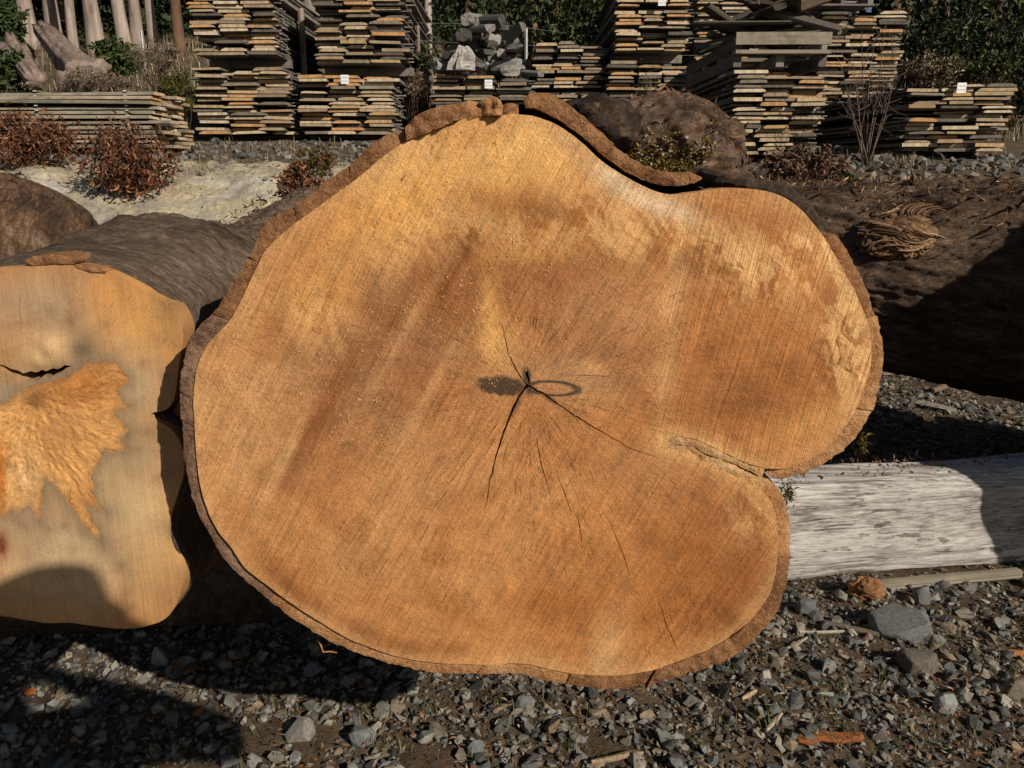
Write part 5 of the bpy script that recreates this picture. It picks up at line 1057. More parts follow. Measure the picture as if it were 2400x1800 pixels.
shrub_px('leafy_bush', 'green leafy bush under the pale trunks', 'shrub', 215, 312, 95, 175, 11.5, 50, 26, 0.09, GREENS+OLIVE[:2], 48)
shrub_px('leafy_bush', 'dark green bush at the foot of the leaning root log', 'shrub', -40, 75, 125, 215, 10.5, 60, 26, 0.09, GREENS, 49)
shrub_px('leafy_bush', 'tall dark green bush beside the first pale trunk', 'shrub', -60, 60, 0, 140, 12.0, 70, 26, 0.11, GREENS, 50)
shrub_px('leafy_bush', 'small green bush in the gap beside the low grey stack', 'shrub', 975, 1018, 105, 165, 9.9, 26, 20, 0.06, GREENS+OLIVE, 51)
shrub_px('scrub_bush', 'brown scrubby bush at the forest edge above the wide low stack', 'shrub', 2110, 2260, 130, 200, 9.6, 60, 24, 0.05, DRYB+OLIVE[:2], 52, droop=-0.2)
shrub_px('scrub_bush', 'olive scrubby bush below the leaning forest trunk', 'shrub', 2250, 2390, 120, 200, 10.2, 60, 24, 0.06, GREENS+OLIVE, 53)
# dry brown growth on the hillside
for k, (x0, x1, y0, y1, Y_, lb) in enumerate([(300, 440, 100, 200, 10.6, 'dry brown bracken between the pale trunks and the tallest stack'), (140, 300, 165, 215, 9.8, 'dry brown bracken in front of the cut stump'), (560, 700, 40, 140, 12.2, 'dry brown bracken behind the tallest tan stack'), (940, 1010, 165, 240, 9.6, 'heap of dry twigs beside the low grey stack')]):
    shrub_px('dry_bracken', lb, 'bracken', x0, x1, y0, y1, Y_, 70, 26, 0.05, DRYB, 60+k, asp=0.14, droop=-0.2, nst=40)
# grass
def grass(name, label, P, h, cols, seed, lean=0.5, w=0.004, kind='stuff'):
    rg_ = np.random.default_rng(seed); n = len(P); a = rg_.uniform(0, 6.283, n); hh = h*rg_.uniform(0.5, 1.3, n); d = np.stack([np.cos(a), np.sin(a), np.zeros(n)], 1); s = np.stack([-np.sin(a), np.cos(a), np.zeros(n)], 1); up = np.array([0, 0, 1.0]); le = rg_.uniform(0.1, lean, n)
    P0 = P; P1 = P+(up*0.6+d*0.25*le[:, None])*hh[:, None]; P2 = P+(up*(1.0-0.3*le[:, None])+d*le[:, None])*hh[:, None]
    V_ = np.stack([P0-s*w*0.5, P0+s*w*0.5, P1+s*w*0.4, P1-s*w*0.4, P2], 1).reshape(-1, 3); b = np.arange(n)*5
    F_ = np.concatenate([np.stack([b, b+1, b+2], 1), np.stack([b, b+2, b+3], 1), np.stack([b+3, b+2, b+4], 1)]); cc = np.asarray(cols)[rg_.integers(0, len(cols), n)]*rg_.uniform(0.7, 1.3, (n, 1))
    return solo(name, V_, F_, MAT_LEAF, label, None, kind=kind, attrs={'col': np.repeat(cc, 5, 0)}, loc=(0, 0, 0))
rg = np.random.default_rng(70)
def tuftpts(cs, n, sp):
    P = np.concatenate([np.stack([rg.normal(c[0], sp, n), rg.normal(c[1], sp, n)], 1) for c in cs]); return np.column_stack([P, tzn(P[:, 0], P[:, 1])])
strip = np.stack([rg.uniform(-6.0, 6.0, 60), rg.uniform(6.6, 8.6, 60)], 1)
grass('dry_grass', 'pale dry grass tufts scattered on the bank below the stacks', np.vstack([tuftpts(strip, 16, 0.09), tuftpts([(2.3, 6.7), (2.45, 6.75), (2.55, 6.7), (2.15, 6.8), (4.6, 7.3), (3.5, 7.4), (-3.0, 6.6), (-2.4, 6.4)], 90, 0.13)]), 0.13, STRAW+DRYB, 71, 2.2, 0.0035)
grass('hillside_grass', 'dry brown grass covering the slope under the pale trunks', np.column_stack([*(lambda a, b: (a, b, tzn(a, b)))(rg.uniform(-11, 8, 9000), rg.uniform(9.8, 15, 9000))]), 0.22, DRYB+STRAW+OLIVE[:1], 72, 0.9, 0.012)
gp = np.array([onZ(a, b)[:2] for a, b in zip(rg.uniform(500, 2400, 70), rg.uniform(1480, 1800, 70))]+[onZ(a, b)[:2] for a, b in ((300,1640),(330,1620),(640,1680),(860,1690),(1270,1700),(650,1640),(1060,1690),(2050,900),(2120,920),(2060,950),(1880,1400),(2330,1560),(1960,1760),(2060,1780))])
grass('weed_blades', 'thin green weed blades between the stones', tuftpts(gp, 7, 0.012), 0.045, [(0.06, 0.085, 0.02), (0.10, 0.11, 0.03), (0.16, 0.13, 0.06)], 73, 1.2, 0.0022)
# bare twiggy shrub between the two right hand stacks and other single plants
def twiggy(label, base, tips, r0, col, seed, name='bare_shrub', sub=5, cat_='shrub'):
    rg_ = np.random.default_rng(seed); r = thing(name, base, label, cat_); v_, f_, c_ = stems(rg_, base, tips, r0, col, 5, 0.08); part('stems', mesh('stems', v_, f_, MAT_TWIG, True, {'col': c_}), r)
    tw = []
    for tp in tips:
        for k in range(sub):
            s = rg_.uniform(0.45, 1.0); o_ = np.asarray(base)*(1-s)+tp*s; tw.append((o_, o_+rg_.normal(0, 0.10, 3)+np.array([0, 0, 0.10])))
    ps = [tube(np.array([a, (a+b)*0.5+rg_.normal(0, 0.012, 3), b]), [r0*0.4, r0*0.3, r0*0.12], 4) for a, b in tw]; v_, f_ = merge(ps); part('twigs', mesh('twigs', v_, f_, MAT_TWIG, False, {'col': np.tile(np.asarray(col), (len(v_), 1))}), r); return r
bb = np.array([*atY(2035, 350, 7.2)[:2], 0]); bb[2] = tz(bb[0], bb[1])-0.02
tips = [atY(a, b, 7.2+rg.normal(0, 0.15)) for a, b in ((1995,110),(2020,70),(2050,95),(2075,60),(2005,190),(2090,150),(1985,240),(2060,180),(2080,230),(1975,170),(2100,110))]
twiggy('bare grey twiggy shrub standing between the broad stack and the tagged low stack', bb, tips, 0.007, (0.15, 0.115, 0.09), 75, sub=9)
bb = np.array([*atY(1585, 290, 6.4)[:2], 0]); bb[2] = tz(bb[0], bb[1])-0.02
sp = thing('sapling', bb, 'thin leaning green sapling beside the branch collar', 'sapling'); tips = [atY(a, b, 6.3) for a, b in ((1520,175),(1535,200),(1550,230),(1512,195))]
v_, f_, c_ = stems(rg, bb, tips, 0.008, (0.16, 0.12, 0.09)); part('stem', mesh('stem', v_, f_, MAT_TWIG, True, {'col': c_}), sp)
P = np.concatenate([bb*(1-s)+np.array(tips[k])*s+rg.normal(0, 0.035, (26, 3)) for k in range(4) for s in (0.7, 0.82, 0.92, 1.0)]); v_, f_, c_ = leafcloud(P, 0.022, [(0.10, 0.10, 0.05), (0.14, 0.13, 0.07), (0.07, 0.075, 0.035)], rg); part('foliage', mesh('foliage', v_, f_, MAT_LEAF, False, {'col': c_}), sp)

# ---- trees
def trunk_mesh(pts, r, seed, n=14, flare=1.5):
    pts = resamp(np.asarray(pts, float), 0.22, False); m = len(pts); t = np.linspace(0, 1, m); rad = r*(1-0.45*t)*(1+(flare-1)*np.exp(-t*14)); v_, f_ = tube(pts, rad, n)
    q = v_*np.array([3.0, 3.0, 0.8]); d = np.stack([pn(q+seed), pn(q+seed+40), np.zeros(len(q))], 1)*r*0.22; return v_+d, f_
def crown_mesh(name, seed, rad, n, per, size, cols):
    rg_ = np.random.default_rng(seed); P = clumps(rg_, (0, 0, 0), rad, n, per, 0.28); v_, f_, c_ = leafcloud(P, size, cols, rg_, 0.4, 0.5); return mesh(name, v_, f_, MAT_LEAF, False, {'col': c_})
CROWNS = [crown_mesh('crown', 80+k, (1.9, 1.7, 1.9), 95, 26, 0.22, GREENS) for k in range(4)]
TCOUNT = [0]
def tree(label, px, py, Y, w_px, lean=(0, 0), H=9.5, mat=MAT_TRUNK, crown=True, group=None, zb=None, cz=None):
    b = atY(px, py, Y); b[2] = float(tz(b[0], b[1]))-0.05 if zb is None else zb; k = TCOUNT[0]; TCOUNT[0] += 1; rg_ = np.random.default_rng(500+k)
    r = thing('gum_tree', b, label, 'tree', group); top = b+np.array([lean[0], lean[1], H]); t = np.linspace(0, 1, 7)[:, None]
    pts = b*(1-t)+top*t+np.concatenate([np.zeros((1, 3)), rg_.normal(0, 0.05, (6, 3))])*np.array([1, 1, 0]); rr_ = pxr(w_px, Y)/2
    v_, f_ = trunk_mesh(pts, rr_, k*3.7); tk_ = part('trunk', mesh('trunk', v_, f_, mat, True), r)
    limbs = [tube(np.array([pts[j], pts[j]+np.array([dx, dy, 0.7]), pts[j]+np.array([dx*2, dy*2, 1.7])]), [rr_*0.4, rr_*0.3, rr_*0.1], 6) for j in (4, 5, 5) for dx, dy in [rg_.normal(0, 0.6, 2)]]
    v_, f_ = merge(limbs); part('limbs', mesh('limbs', v_, f_, mat, True), tk_)
    if crown:
        o = bpy.data.objects.new('crown', CROWNS[k % 4]); COL.objects.link(o); o.parent = r; o.location = (top-b-np.array([0, 0, 0.9])).tolist(); s_ = rg_.uniform(0.85, 1.25); o.scale = (s_, s_, s_*1.1); o.rotation_euler.z = rg_.uniform(0, 6.28)
    return r
PL = 'pale trunks on the slope'
pale = [(70, 75, 14.2, 25, 'pale grey gum trunk rising behind the leaning root log'), (128, 78, 14.0, 27, 'thick pale gum trunk just behind the top of the leaning root log'), (172, 118, 13.2, 18, 'slim pale gum trunk standing in front of its neighbours, above the cut stump'), (226, 95, 13.5, 28, 'stout pale gum trunk above the green leafy bush'), (292, 100, 13.5, 25, 'pale gum trunk right of the green leafy bush'), (324, 102, 13.8, 21, 'pale gum trunk beside the white fence stake'), (358, 88, 14.3, 17, 'thinnest pale gum trunk, past the white fence stake')]
for px_, py_, Y_, w_, lb in pale: tree(lb, px_, py_, Y_, w_, (rg.normal(-0.1, 0.12), rg.normal(0, 0.2)), 9.0, MAT_TRUNK, group=PL)
tree('reddish gum trunk close by the tallest tan stack', 419, 85, 13.6, 18, (-0.1, 0), 9, MAT_TRUNK_R)
tree('thick pale trunk between the two tan stacks', 722, 150, 11.6, 26, (0.1, 0.2), 9, MAT_TRUNK)
tree('pale trunk behind the gap beside the low grey stack', 1001, 90, 13.0, 16, (0.15, 0), 8.5, MAT_TRUNK)
for px_, w_, Y_, lb in ((1176, 26, 15.0, 'dark trunk behind the heap of grey offcuts'), (1308, 20, 14.2, 'red brown trunk behind the half hidden grey stack'), (1404, 17, 13.6, 'sunlit red brown trunk next to the tall orange and grey stack'), (1250, 14, 16.0, 'thin shaded trunk behind the fence picket'), (1100, 20, 16.5, 'shaded trunk deep behind the heap of grey offcuts')): tree(lb, px_, 100, Y_, w_, (0.1, 0.2), 9, MAT_TRUNK_R)
tree('slender shaded trunk at the forest edge past the tall stack with a pallet', 2205, 150, 13.5, 13, (-0.1, 0), 9, MAT_TRUNK_R); tree('mossy shaded trunk between the slender and the leaning forest trunks', 2300, 140, 14.0, 15, (0.1, 0), 9, MAT_TRUNK_R)
tree('leaning brown trunk at the forest edge', 2395, 115, 12.5, 17, (-1.9, 0.4), 9, MAT_TRUNK_R); tree('brown trunk rising just past the tall stack with a pallet', 2130, 90, 14.5, 16, (0, 0), 9, MAT_TRUNK_R)
FT = 'dark trees standing deep in the wood'
for k in range(26):
    Y_ = rg.uniform(15.5, 20.5); px_ = -250+2900*(k+rg.uniform(0.1, 0.9))/26
    tree('dark slim tree standing deep in the shaded wood', px_, 200, Y_, rg.uniform(13, 22), (rg.normal(0, 0.4), rg.normal(0, 0.3)), rg.uniform(7, 9.5), MAT_TRUNK_R, group=FT)
# understorey along the wood's edge and the wood itself as one leafy mass
for k, (px_, py_, Y_, rx_, rz_) in enumerate([(1060, 60, 13.5, 1.1, 1.2), (1270, 40, 14.5, 1.0, 1.4), (1350, 70, 12.8, 0.6, 1.1), (1390, 20, 14, 0.9, 1.3), (1430, 100, 12.5, 0.5, 0.8), (2180, 60, 13, 0.8, 1.5), (2270, 90, 12.2, 0.7, 1.0), (2360, 70, 13.5, 1.0, 1.4), (2440, 130, 12, 0.8, 1.1), (300, 60, 16.0, 2.0, 1.0), (120, 40, 16.5, 2.0, 1.2), (420, 50, 16.0, 1.6, 1.2)]):
    c = atY(px_, py_, Y_); shrub('understorey_tree', ['loose green understorey sapling behind the grey offcuts', 'tall green understorey sapling above the half hidden grey stack', 'leafy sapling catching sun beside the red brown trunk', 'dense green sapling close to the tall orange and grey stack', 'short green sapling at the fence by the tall orange and grey stack', 'dark green sapling past the tall stack with a pallet', 'yellow green sapling at the forest edge by the slender trunk', 'dark sapling under the leaning forest trunk', 'dark sapling behind the end of the wide low stack', 'dark thicket seen between the stout and slim pale trunks', 'dark thicket seen behind the leaning root log', 'dark thicket behind the reddish trunk'][k], 'sapling', c, (rx_, rx_*0.8, rz_), 60, 22, 0.12, (GREENS if k in (1, 2, 3) else (np.array(GREENS)*0.6).tolist())+([OLIVE[1]] if k in (2, 6) else []), 900+k, nst=14, spread=0.16, stem_r=0.02)  # most leaf greens scaled down to stand in for forest shade
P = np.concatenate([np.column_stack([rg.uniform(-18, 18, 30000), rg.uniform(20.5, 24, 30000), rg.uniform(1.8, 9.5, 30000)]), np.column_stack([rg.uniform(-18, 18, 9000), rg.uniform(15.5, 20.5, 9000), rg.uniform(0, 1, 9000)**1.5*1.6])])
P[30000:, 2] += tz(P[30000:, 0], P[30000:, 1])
v_, f_, c_ = leafcloud(P, 0.42, np.array(GREENS)*0.42, rg, 0.55, 0.4); solo('far_wood', v_, f_, MAT_LEAF, 'dense dark wood filling the background behind the stacks', None, kind='stuff', attrs={'col': c_}, loc=(0, 21, 2))  # greens darkened so the wood reads as deep shade

MAT_ROOT = mat_trunk('torn_root_wood', [(0.06, 0.042, 0.034), (0.19, 0.14, 0.115), (0.31, 0.24, 0.20)])
# ---- stumps and root wood on the slope
def stump(label, base, top, r0, r1, col, seed, name='stump', cat_='stump', n=48):
    rg_ = np.random.default_rng(seed); base, top = np.asarray(base, float), np.asarray(top, float); t = np.linspace(0, 1, 12); th = np.linspace(0, 2*math.pi, n, endpoint=False); a = (top-base)/np.linalg.norm(top-base); s = np.cross(a, [0, 1.0, 0.1]); s /= np.linalg.norm(s); u = np.cross(s, a); secs_ = []
    for q in t:
        r_ = (r0*(1-q)+r1*q)*(1+0.5*np.exp(-q*6)); rr_ = r_*(1+0.22*np.sin(th*4+seed)*(1-q)+0.30*fbm(np.stack([np.cos(th)*2.5, np.sin(th)*2.5, np.full(n, q*1.5+seed)], 1), 3)+0.10*np.abs(np.sin(th*9+3*pn(np.stack([th, np.full(n, q*2), np.full(n, seed)], 1))))); c_ = base+(top-base)*q
        secs_.append(c_+np.outer(rr_*np.cos(th), s)+np.outer(rr_*np.sin(th), u)+np.outer((0.10*r1*np.sin(th*5+seed) if q == 1 else 0)*np.ones(n), a))
    v2, f2 = loft(secs_, True, True); return solo(name, v2, [f[::-1] for f in f2], MAT_ROOT, label, cat_, smooth=True, attrs={'col': np.tile(np.array((0.24, 0.175, 0.14)), (len(v2), 1))})
b0, t0 = atY(205, 190, 10.2), atY(98, 68, 10.9); stump('leaning grey pink root log on the slope under the pale trunks', b0, t0, 0.17, 0.10, 0, 3, 'root_log', 'log')
stump('cut grey stump at the foot of the leaning root log', [*atY(213, 205, 9.9)[:2], float(tz(*atY(213, 205, 9.9)[:2]))-0.05], atY(213, 158, 9.9), 0.17, 0.13, 0, 5)
stump('small broken stump beside the cut grey stump', [*atY(165, 205, 10.0)[:2], float(tz(*atY(165, 205, 10.0)[:2]))-0.05], atY(150, 168, 10.0), 0.13, 0.09, 0, 8)
stump('fallen grey log half hidden by the dark green bush', atY(30, 120, 11.0), atY(85, 190, 10.2), 0.13, 0.10, 0, 9, 'fallen_log', 'log')
# ---- fence
def post(name, label, px, y0, y1, Y, r, mat, cat_='post'):
    a, b_ = atY(px, y1, Y), atY(px, y0, Y); gz = float(tz(a[0], Y)); a = np.array([b_[0], Y, gz-0.05]); v2, f2 = tube(np.array([a, (a+b_)/2, b_]), r, 6); return solo(name, v2, f2, mat, label, cat_)
post('fence_picket', 'pale steel picket standing beside the grey offcuts', 1233, 66, 240, 10.4, 0.022, MAT_STEEL); post('fence_stake', 'short white stake among the pale trunks', 331, 72, 110, 12.8, 0.018, MAT_STEEL)
post('timber_post', 'weathered post leaning by the thick pale trunk', 705, 20, 330, 9.8, 0.035, MAT_TRUNK); post('timber_post', 'weathered post in the gap beside the upper tan stack', 978, 60, 165, 10.2, 0.03, MAT_TRUNK)
for k, z_ in enumerate((0.75, 0.95, 1.15)):
    xs_ = np.linspace(-1.4, 2.4, 12); P = np.stack([xs_, np.full(12, 10.42), tz(xs_, np.full(12, 10.42))+z_+0.02*np.sin(xs_*3+k)], 1); v2, f2 = tube(P, 0.0025, 4)
    solo('fence_wire', v2, f2, MAT_STEEL, ['lowest fence wire strung past the steel picket', 'middle fence wire strung past the steel picket', 'top fence wire strung past the steel picket'][k], 'wire')

# ================================================================ single rocks, sticks and scraps in the yard
def rock(px, py, w_px, h_px, label, col, seed, flat=0.7):
    rg_ = np.random.default_rng(seed); p = onZ(px, py); d = np.linalg.norm(p-np.array([0, 0, CAM_H])); rx_ = w_px/FPX*d/2; rz_ = h_px/FPX*d/2*0.95
    q = rg_.normal(size=(26, 3)); q /= np.linalg.norm(q, axis=1)[:, None]; q = np.sign(q)*np.abs(q)**0.75; q *= rg_.uniform(0.85, 1.05, (26, 1))*np.array([rx_, rx_*0.7, rz_])
    bm = bmesh.new(); [bm.verts.new(v) for v in q.tolist()]; bmesh.ops.convex_hull(bm, input=bm.verts[:]); bmesh.ops.delete(bm, geom=[v for v in bm.verts if not v.link_faces], context='VERTS')
    bmesh.ops.bevel(bm, geom=bm.edges[:], offset=rx_*0.04, segments=1, affect='EDGES'); bmesh.ops.triangulate(bm, faces=bm.faces[:]); bm.verts.index_update()
    v_ = np.array([v.co[:] for v in bm.verts]); f_ = np.array([[v.index for v in f.verts] for f in bm.faces]); bm.free()
    v_ = v_+p+np.array([0, rx_*0.3, rz_*0.55]); solo('rock', v_, f_, MAT_STONE, label, 'rock', attrs={'col': np.tile(np.array(col), (len(v_), 1))})
rock(2120, 1500, 135, 78, 'largest blue grey rock lying on the gravel below the bleached beam', (0.135, 0.136, 0.128), 1)
rock(2155, 1580, 92, 62, 'brown grey rock just in front of the largest rock', (0.11, 0.095, 0.078), 2)
rock(2218, 1668, 46, 52, 'small pale pointed rock nearest the orange bark shard', (0.22, 0.225, 0.21), 3)
rock(2395, 1640, 70, 50, 'tan rock at the far edge of the gravel', (0.16, 0.13, 0.095), 4)
rock(2165, 1415, 45, 50, 'blue grey rock at the foot of the bleached beam', (0.125, 0.125, 0.118), 5)
rock(1890, 1440, 44, 46, 'grey rock below the red brown bark chunk', (0.115, 0.115, 0.108), 6)
rock(380, 1560, 46, 60, 'pale dusty rock in the sunlit patch between the log shadows', (0.26, 0.235, 0.20), 7)
rock(850, 1745, 62, 50, 'grey rock under the shadow of the huge log', (0.15, 0.155, 0.15), 8)
rock(1230, 1665, 44, 52, 'grey rock on the gravel below the lowest bark', (0.14, 0.14, 0.13), 9)
rock(1115, 1770, 46, 44, 'rounded blue grey rock low on the gravel', (0.14, 0.15, 0.15), 10)
rock(700, 1735, 66, 60, 'dusty flat rock beside the shadow edge', (0.19, 0.175, 0.15), 12)
def lath(name, label, cat_, pts, w, t, col, seed, zl=0.012, mat=MAT_CHIP, group=None):
    P = np.array([onZ(a, b, 0.0) for a, b in pts]); P[:, 2] = tzn(P[:, 0], P[:, 1])+zl; P = resamp(P, 0.015, False) if len(P) > 2 else resamp(P, 0.03, False)
    n = len(P); T_ = np.gradient(P, axis=0); T_ /= np.linalg.norm(T_, axis=1)[:, None]; s = np.cross(T_, [0, 0, 1.0]); s /= np.linalg.norm(s, axis=1)[:, None]; u = np.cross(s, T_); rg_ = np.random.default_rng(seed); wob_ = 1+0.22*pn(P*90+seed); e = np.minimum(np.linspace(0, 1, n), np.linspace(1, 0, n)); tp = np.clip(0.45+e*6, 0, 1)
    secs_ = [np.array([P[i]+s[i]*w*0.5*sx*wob_[i]*tp[i]+u[i]*t*0.5*sz*wob_[i] for sx, sz in ((-1, -0.6), (-0.3, -1), (0.8, -0.7), (1, 0.4), (0.2, 1), (-0.8, 0.7))]) for i in range(n)]
    v_, f_ = loft(secs_, True, True); return solo(name, v_, [f[::-1] for f in f_], mat, label, cat_, group, attrs={'col': np.tile(np.array(col), (len(v_), 1))*np.repeat(1+0.2*pn(P*40)[:, None], 6, 0).tolist().__len__() if False else np.tile(np.array(col), (len(v_), 1))})
lath('bark_shard', 'long orange bark shard lying low on the gravel', 'bark', [(1868,1752),(1920,1742),(1970,1742),(2020,1738)], 0.036, 0.010, (0.27, 0.10, 0.035), 1, 0.016)
lath('stick', 'pale stick lying straight below the beam near the bark rim', 'stick', [(1872,1492),(1910,1490),(1976,1486)], 0.009, 0.009, (0.38, 0.33, 0.24), 2)
lath('stick', 'short pale stick pointing down towards the camera', 'stick', [(1795,1728),(1812,1705),(1832,1682)], 0.011, 0.008, (0.36, 0.29, 0.20), 3)
lath('stick', 'long bent stick at the bottom of the gravel', 'stick', [(1385,1800),(1430,1790),(1470,1778),(1508,1776)], 0.013, 0.011, (0.30, 0.22, 0.14), 4)
lath('stick', 'thin brown stick angled on the gravel under the huge log', 'stick', [(1155,1682),(1185,1664),(1215,1650)], 0.012, 0.010, (0.20, 0.145, 0.095), 5)
lath('splinter', 'short pale splinter beside the rim of the huge log', 'splinter', [(1842,1530),(1865,1520),(1890,1508)], 0.010, 0.006, (0.36, 0.31, 0.23), 6)
lath('stick', 'weathered grey stick running towards the largest rock', 'stick', [(1930,1460),(1985,1478),(2060,1500)], 0.022, 0.016, (0.17, 0.135, 0.10), 7)
lath('stick', 'cream broken twig on the gravel below the bark rim', 'stick', [(1738,1645),(1752,1638),(1772,1628)], 0.013, 0.010, (0.42, 0.32, 0.18), 8)
lath('plank_scrap', 'grey plank scrap on the ground under the dark wet log', 'plank', [(2140,950),(2180,960),(2238,972)], 0.075, 0.022, (0.27, 0.235, 0.20), 9, 0.02)
lath('plank_scrap', 'small brown plank scrap under the dark wet log', 'plank', [(2185,925),(2212,912),(2240,902)], 0.05, 0.03, (0.20, 0.13, 0.09), 10, 0.02)
lath('twig', 'long thin twig lying under the dark wet log', 'twig', [(2070,882),(2140,878),(2210,886)], 0.012, 0.010, (0.26, 0.20, 0.14), 11)
lath('twig', 'reddish twig behind the bleached beam', 'twig', [(2250,1000),(2280,1001),(2315,1004)], 0.012, 0.01, (0.24, 0.12, 0.06), 12)
lath('bark_scrap', 'orange bark scrap near the tan rock', 'bark', [(2360,1548),(2378,1540),(2398,1540)], 0.030, 0.012, (0.36, 0.15, 0.05), 13, 0.02)
lath('bark_scrap', 'dark red bark scrap beside the bark chunk', 'bark', [(2068,1382),(2090,1378),(2112,1380)], 0.02, 0.012, (0.15, 0.062, 0.03), 14, 0.012)
lath('fallen_leaf', 'orange leaf in the sunlit patch between the log shadows', 'leaf', [(405,1588),(418,1584),(428,1582)], 0.026, 0.003, (0.30, 0.09, 0.025), 15, 0.03)
lath('fallen_leaf', 'orange brown leaf beside the dusty sunlit stones', 'leaf', [(433,1600),(448,1597),(460,1595)], 0.022, 0.003, (0.28, 0.10, 0.03), 16, 0.03)
lath('fallen_leaf', 'bright orange leaf on the edge of the photographer shadow', 'leaf', [(455,1697),(466,1692),(478,1687)], 0.020, 0.003, (0.42, 0.14, 0.03), 17, 0.03)
lath('fallen_leaf', 'orange leaf lying inside the photographer shadow', 'leaf', [(62,1650),(75,1648),(88,1646)], 0.032, 0.003, (0.40, 0.12, 0.02), 18, 0.03)
# chunk of bark leaning on the beam
cc = onZ(2035, 1408); v_, f_ = dome((0, 0, 0), (0.055, 0.035, 0.048), 40, 30, lambda D: 0.35*fbm(D*1.6+7, 5)); v_ = v_@rotm(0.3, 0.5, 0.4).T+cc+np.array([0, 0.02, 0.025]); solo('bark_chunk', v_, f_, MAT_BARKEND, 'red brown bark chunk leaning on the foot of the bleached beam', 'bark')
# blue scrap and pale sawdust beyond the dark log
pb = atY(2020, 440, 6.1); pb[2] = float(tz(pb[0], pb[1]))+0.02; v_, f_ = offcut(pb, 0.11, 0.07, 0.03, 911); solo('plastic_scrap', v_, f_, MAT_BLUE, 'scrap of blue plastic beyond the dark wet log', 'plastic')
def litter(name, label, n, fn, size, cols, seed, asp=0.3):
    rg_ = np.random.default_rng(seed); P = np.array([fn(rg_) for _ in range(n)]); P[:, 2] = tzn(P[:, 0], P[:, 1])+0.012+rg_.uniform(0, 0.02, n); v_, f_, c_ = leafcloud(P, size, cols, rg_, asp); v_[:, 2] = P[:, 2].repeat(4)+(v_[:, 2]-P[:, 2].repeat(4))*0.3
    solo(name, v_, f_, MAT_CHIP, label, None, kind='stuff', attrs={'col': c_}, loc=(0, 0, 0))
litter('wood_litter', 'small brown bark crumbs and splinters strewn over the gravel', 1500, lambda r_: np.array([*onZ(r_.uniform(300, 2450), r_.uniform(1420, 1820))[:2], 0]), 0.020, [(0.16, 0.10, 0.055), (0.26, 0.17, 0.09), (0.10, 0.055, 0.03), (0.33, 0.27, 0.18), (0.24, 0.09, 0.035)], 95)
litter('yard_litter', 'splinters and bark crumbs strewn under the dark wet log', 900, lambda r_: np.array([*onZ(r_.uniform(1850, 2450), r_.uniform(830, 1090))[:2], 0]), 0.035, [(0.16, 0.10, 0.055), (0.26, 0.19, 0.11), (0.33, 0.28, 0.2), (0.08, 0.10, 0.03)], 96)
litter('bank_litter', 'pale twigs and debris lying over the clay bank', 900, lambda r_: np.array([r_.uniform(-4.5, 0.3), r_.uniform(5.0, 7.2), 0]), 0.06, [(0.22, 0.18, 0.13), (0.10, 0.07, 0.05), (0.42, 0.39, 0.33)], 97, 0.14)
# moss and root threads where the notch meets the beam
rg = np.random.default_rng(99); P = np.array([atY(rg.normal(1846, 9), rg.normal(1152, 14), 1.16) for _ in range(160)]); v_, f_, c_ = leafcloud(P, 0.010, [(0.10, 0.085, 0.02), (0.05, 0.045, 0.015), (0.15, 0.11, 0.04)], rg, 0.18, 0.5); o = part('moss_beard', mesh('moss_beard', v_, f_, MAT_MOSS, False, {'col': c_}), LOG); o['kind'] = 'stuff'
P = np.array([atY(rg.normal(2020, 7), rg.normal(1036, 12), 1.17) for _ in range(60)]); v_, f_, c_ = leafcloud(P, 0.011, [(0.16, 0.11, 0.03), (0.08, 0.06, 0.02)], rg, 0.18, 0.5); o = part('moss_beard', mesh('moss_beard', v_, f_, MAT_MOSS, False, {'col': c_}), LOG); o['kind'] = 'stuff'

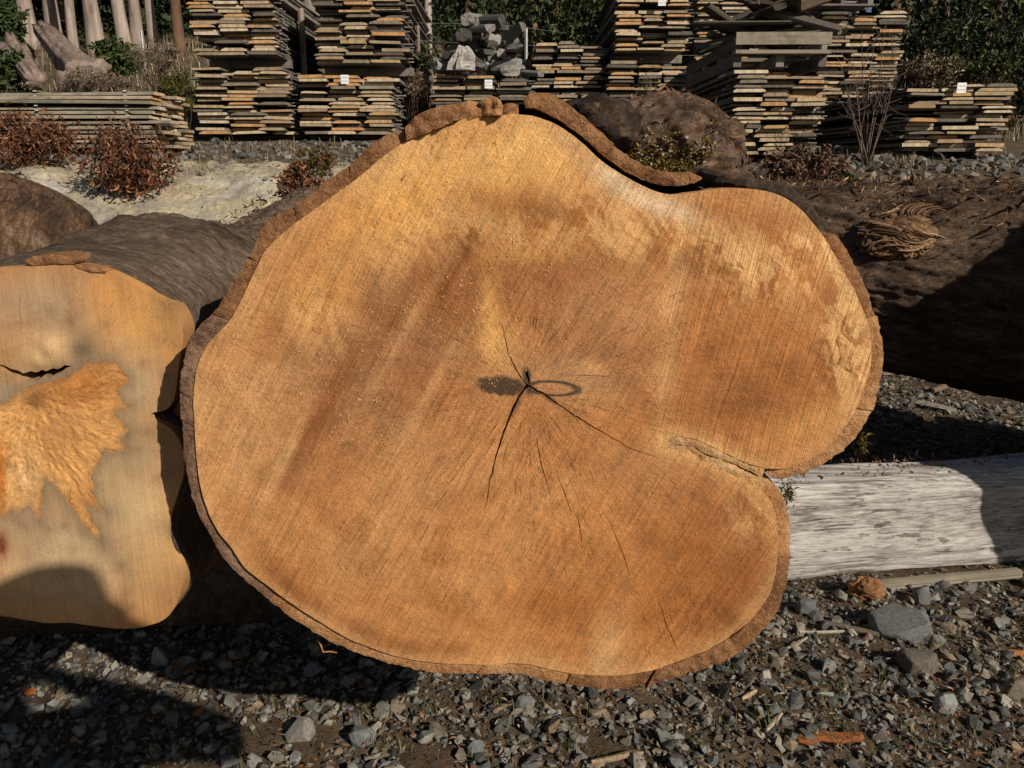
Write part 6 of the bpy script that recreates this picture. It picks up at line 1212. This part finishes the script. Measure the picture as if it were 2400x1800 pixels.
# ================================================================ the person standing beside the camera, out of frame, whose shadow falls in the picture
def person(pos, face, label):
    f = np.array([face[0], face[1], 0.0]); f /= np.linalg.norm(f); r = np.array([f[1], -f[0], 0.0]); P0 = np.array([pos[0], pos[1], 0.0])
    J, E_, Rd = [], [], []
    def j(a, b, z, rad, par=None):
        J.append(r*a+f*b+np.array([0, 0, z])); Rd.append(rad if isinstance(rad, tuple) else (rad, rad))
        if par is not None: E_.append((par, len(J)-1))
        return len(J)-1
    pel = j(0, 0, 0.94, (0.165, 0.12)); sp_ = j(0, 0.0, 1.12, (0.150, 0.115), pel); ch = j(0, 0.0, 1.33, (0.180, 0.125), sp_); up_ = j(0, -0.01, 1.46, (0.13, 0.095), ch)
    nk = j(0, 0.02, 1.56, 0.075, up_); h0 = j(0, 0.035, 1.62, (0.072, 0.085), nk); h1 = j(0, 0.04, 1.70, (0.078, 0.098), h0); j(0, 0.03, 1.775, (0.055, 0.07), h1)
    for s in (-1, 1):
        sh = j(s*0.185, -0.01, 1.49, 0.088, up_); ua = j(s*0.285, 0.02, 1.44, 0.075, sh); el = j(s*0.375, 0.06, 1.34, 0.060, ua); fa = j(s*0.25, 0.17, 1.43, 0.046, el); wr = j(s*0.125, 0.245, 1.50, 0.033, fa)
        pa = j(s*0.085, 0.29, 1.525, (0.034, 0.022), wr)
        for q in range(4):
            k1 = j(s*(0.060-0.004*q), 0.318-0.004*q, 1.565-0.022*q, 0.0095, pa); k2 = j(s*(0.030-0.003*q), 0.335-0.006*q, 1.570-0.023*q, 0.0088, k1); j(s*0.008, 0.322-0.006*q, 1.565-0.024*q, 0.0078, k2)
        t1 = j(s*0.075, 0.262, 1.545, 0.0115, pa); t2 = j(s*0.050, 0.258, 1.570, 0.0105, t1); j(s*0.030, 0.268, 1.582, 0.009, t2)
        hp = j(s*0.095, 0.0, 0.88, 0.098, pel); th_ = j(s*0.105, 0.01, 0.68, 0.084, hp); kn = j(s*0.115, 0.025, 0.49, 0.062, th_); cf = j(s*0.12, -0.005, 0.32, 0.058, kn); an_ = j(s*0.125, -0.015, 0.095, 0.046, cf); j(s*0.135, 0.08, 0.05, (0.045, 0.045), an_); j(s*0.145, 0.165, 0.040, (0.042, 0.036), len(J)-1)
    me = bpy.data.meshes.new('body'); me.from_pydata([tuple(v) for v in J], E_, []); root = thing('person', P0, label, 'person')
    o = bpy.data.objects.new('body', me); COL.objects.link(o); o.parent = root
    m = Mat('clothes_and_skin', 0.85, 0.2); z = m.n('ShaderNodeSeparateXYZ', {0: m.pos}).outputs[2]
    m.color(m.scale_col(m.ramp(m.math('MULTIPLY', z, 0.5), [(0.0, (0.03, 0.022, 0.016)), (0.055, (0.03, 0.022, 0.016)), (0.06, (0.035, 0.045, 0.075)), (0.46, (0.035, 0.045, 0.075)), (0.465, (0.05, 0.06, 0.05)), (0.765, (0.05, 0.06, 0.05)), (0.77, (0.45, 0.27, 0.19))]), m.maprange(m.noise(30.0), 0.3, 0.7, 0.85, 1.15))); me.materials.append(m.m)
    sk = o.modifiers.new('skin', 'SKIN'); ss = o.modifiers.new('sub', 'SUBSURF'); ss.levels = ss.render_levels = 2
    for k, v in enumerate(me.skin_vertices[0].data): v.radius = Rd[k]; v.use_root = (k == 0)
    sk.use_smooth_shade = True
    th2 = np.linspace(0, 2*math.pi, 40, endpoint=False); secs_ = []
    for rr_, zz in ((0.125, 1.712), (0.128, 1.706), (0.12, 1.712), (0.108, 1.722), (0.106, 1.76), (0.098, 1.80), (0.07, 1.822), (0.02, 1.826)): secs_.append(P0+f*0.035+np.outer(rr_*np.cos(th2), r)+np.outer(rr_*1.12*np.sin(th2), f)+np.array([0, 0, zz]))
    v_, f_ = loft(secs_, True, True); part('hat', mesh('hat', v_, f_, plain('hat_felt', (0.09, 0.07, 0.045), 0.9), True), root)
    face_p = P0+f*0.035
    for nm, pts, rad, col in (('nose', [(0, 0.095, 1.69), (0, 0.118, 1.665), (0, 0.108, 1.655)], [0.008, 0.012, 0.009], (0.45, 0.27, 0.19)), ('mouth', [(-0.022, 0.094, 1.63), (0, 0.099, 1.632), (0.022, 0.094, 1.63)], [0.003, 0.006, 0.003], (0.32, 0.13, 0.11))):
        v_, f_ = tube([P0+r*a+f*b+np.array([0, 0, c]) for a, b, c in pts], rad, 8); part(nm, mesh(nm, v_, f_, plain(nm+'_skin', col, 0.6), True), root)
    for s in (-1, 1):
        for nm, c, rad, col in (('eye', (s*0.032, 0.098, 1.695), (0.012, 0.008, 0.008), (0.05, 0.04, 0.035)), ('ear', (s*0.083, 0.03, 1.68), (0.010, 0.022, 0.030), (0.45, 0.27, 0.19))):
            v_, f_ = dome((0, 0, 0), rad, 12, 8); v_ = P0+r*c[0]+f*c[1]+np.array([0, 0, c[2]])+np.outer(v_[:, 0], r)+np.outer(v_[:, 1], f)+np.outer(v_[:, 2], [0, 0, 1.0]); part(nm, mesh(nm, v_, f_, plain(nm+'_tone', col, 0.5), True), root)
    return root
_p = person((0.61, -0.33), (-0.55, 0.83), 'standing person in jacket and brimmed hat whose shadow falls on the rotten hearted log')
_p.scale = (1.0, 1.0, 0.965)
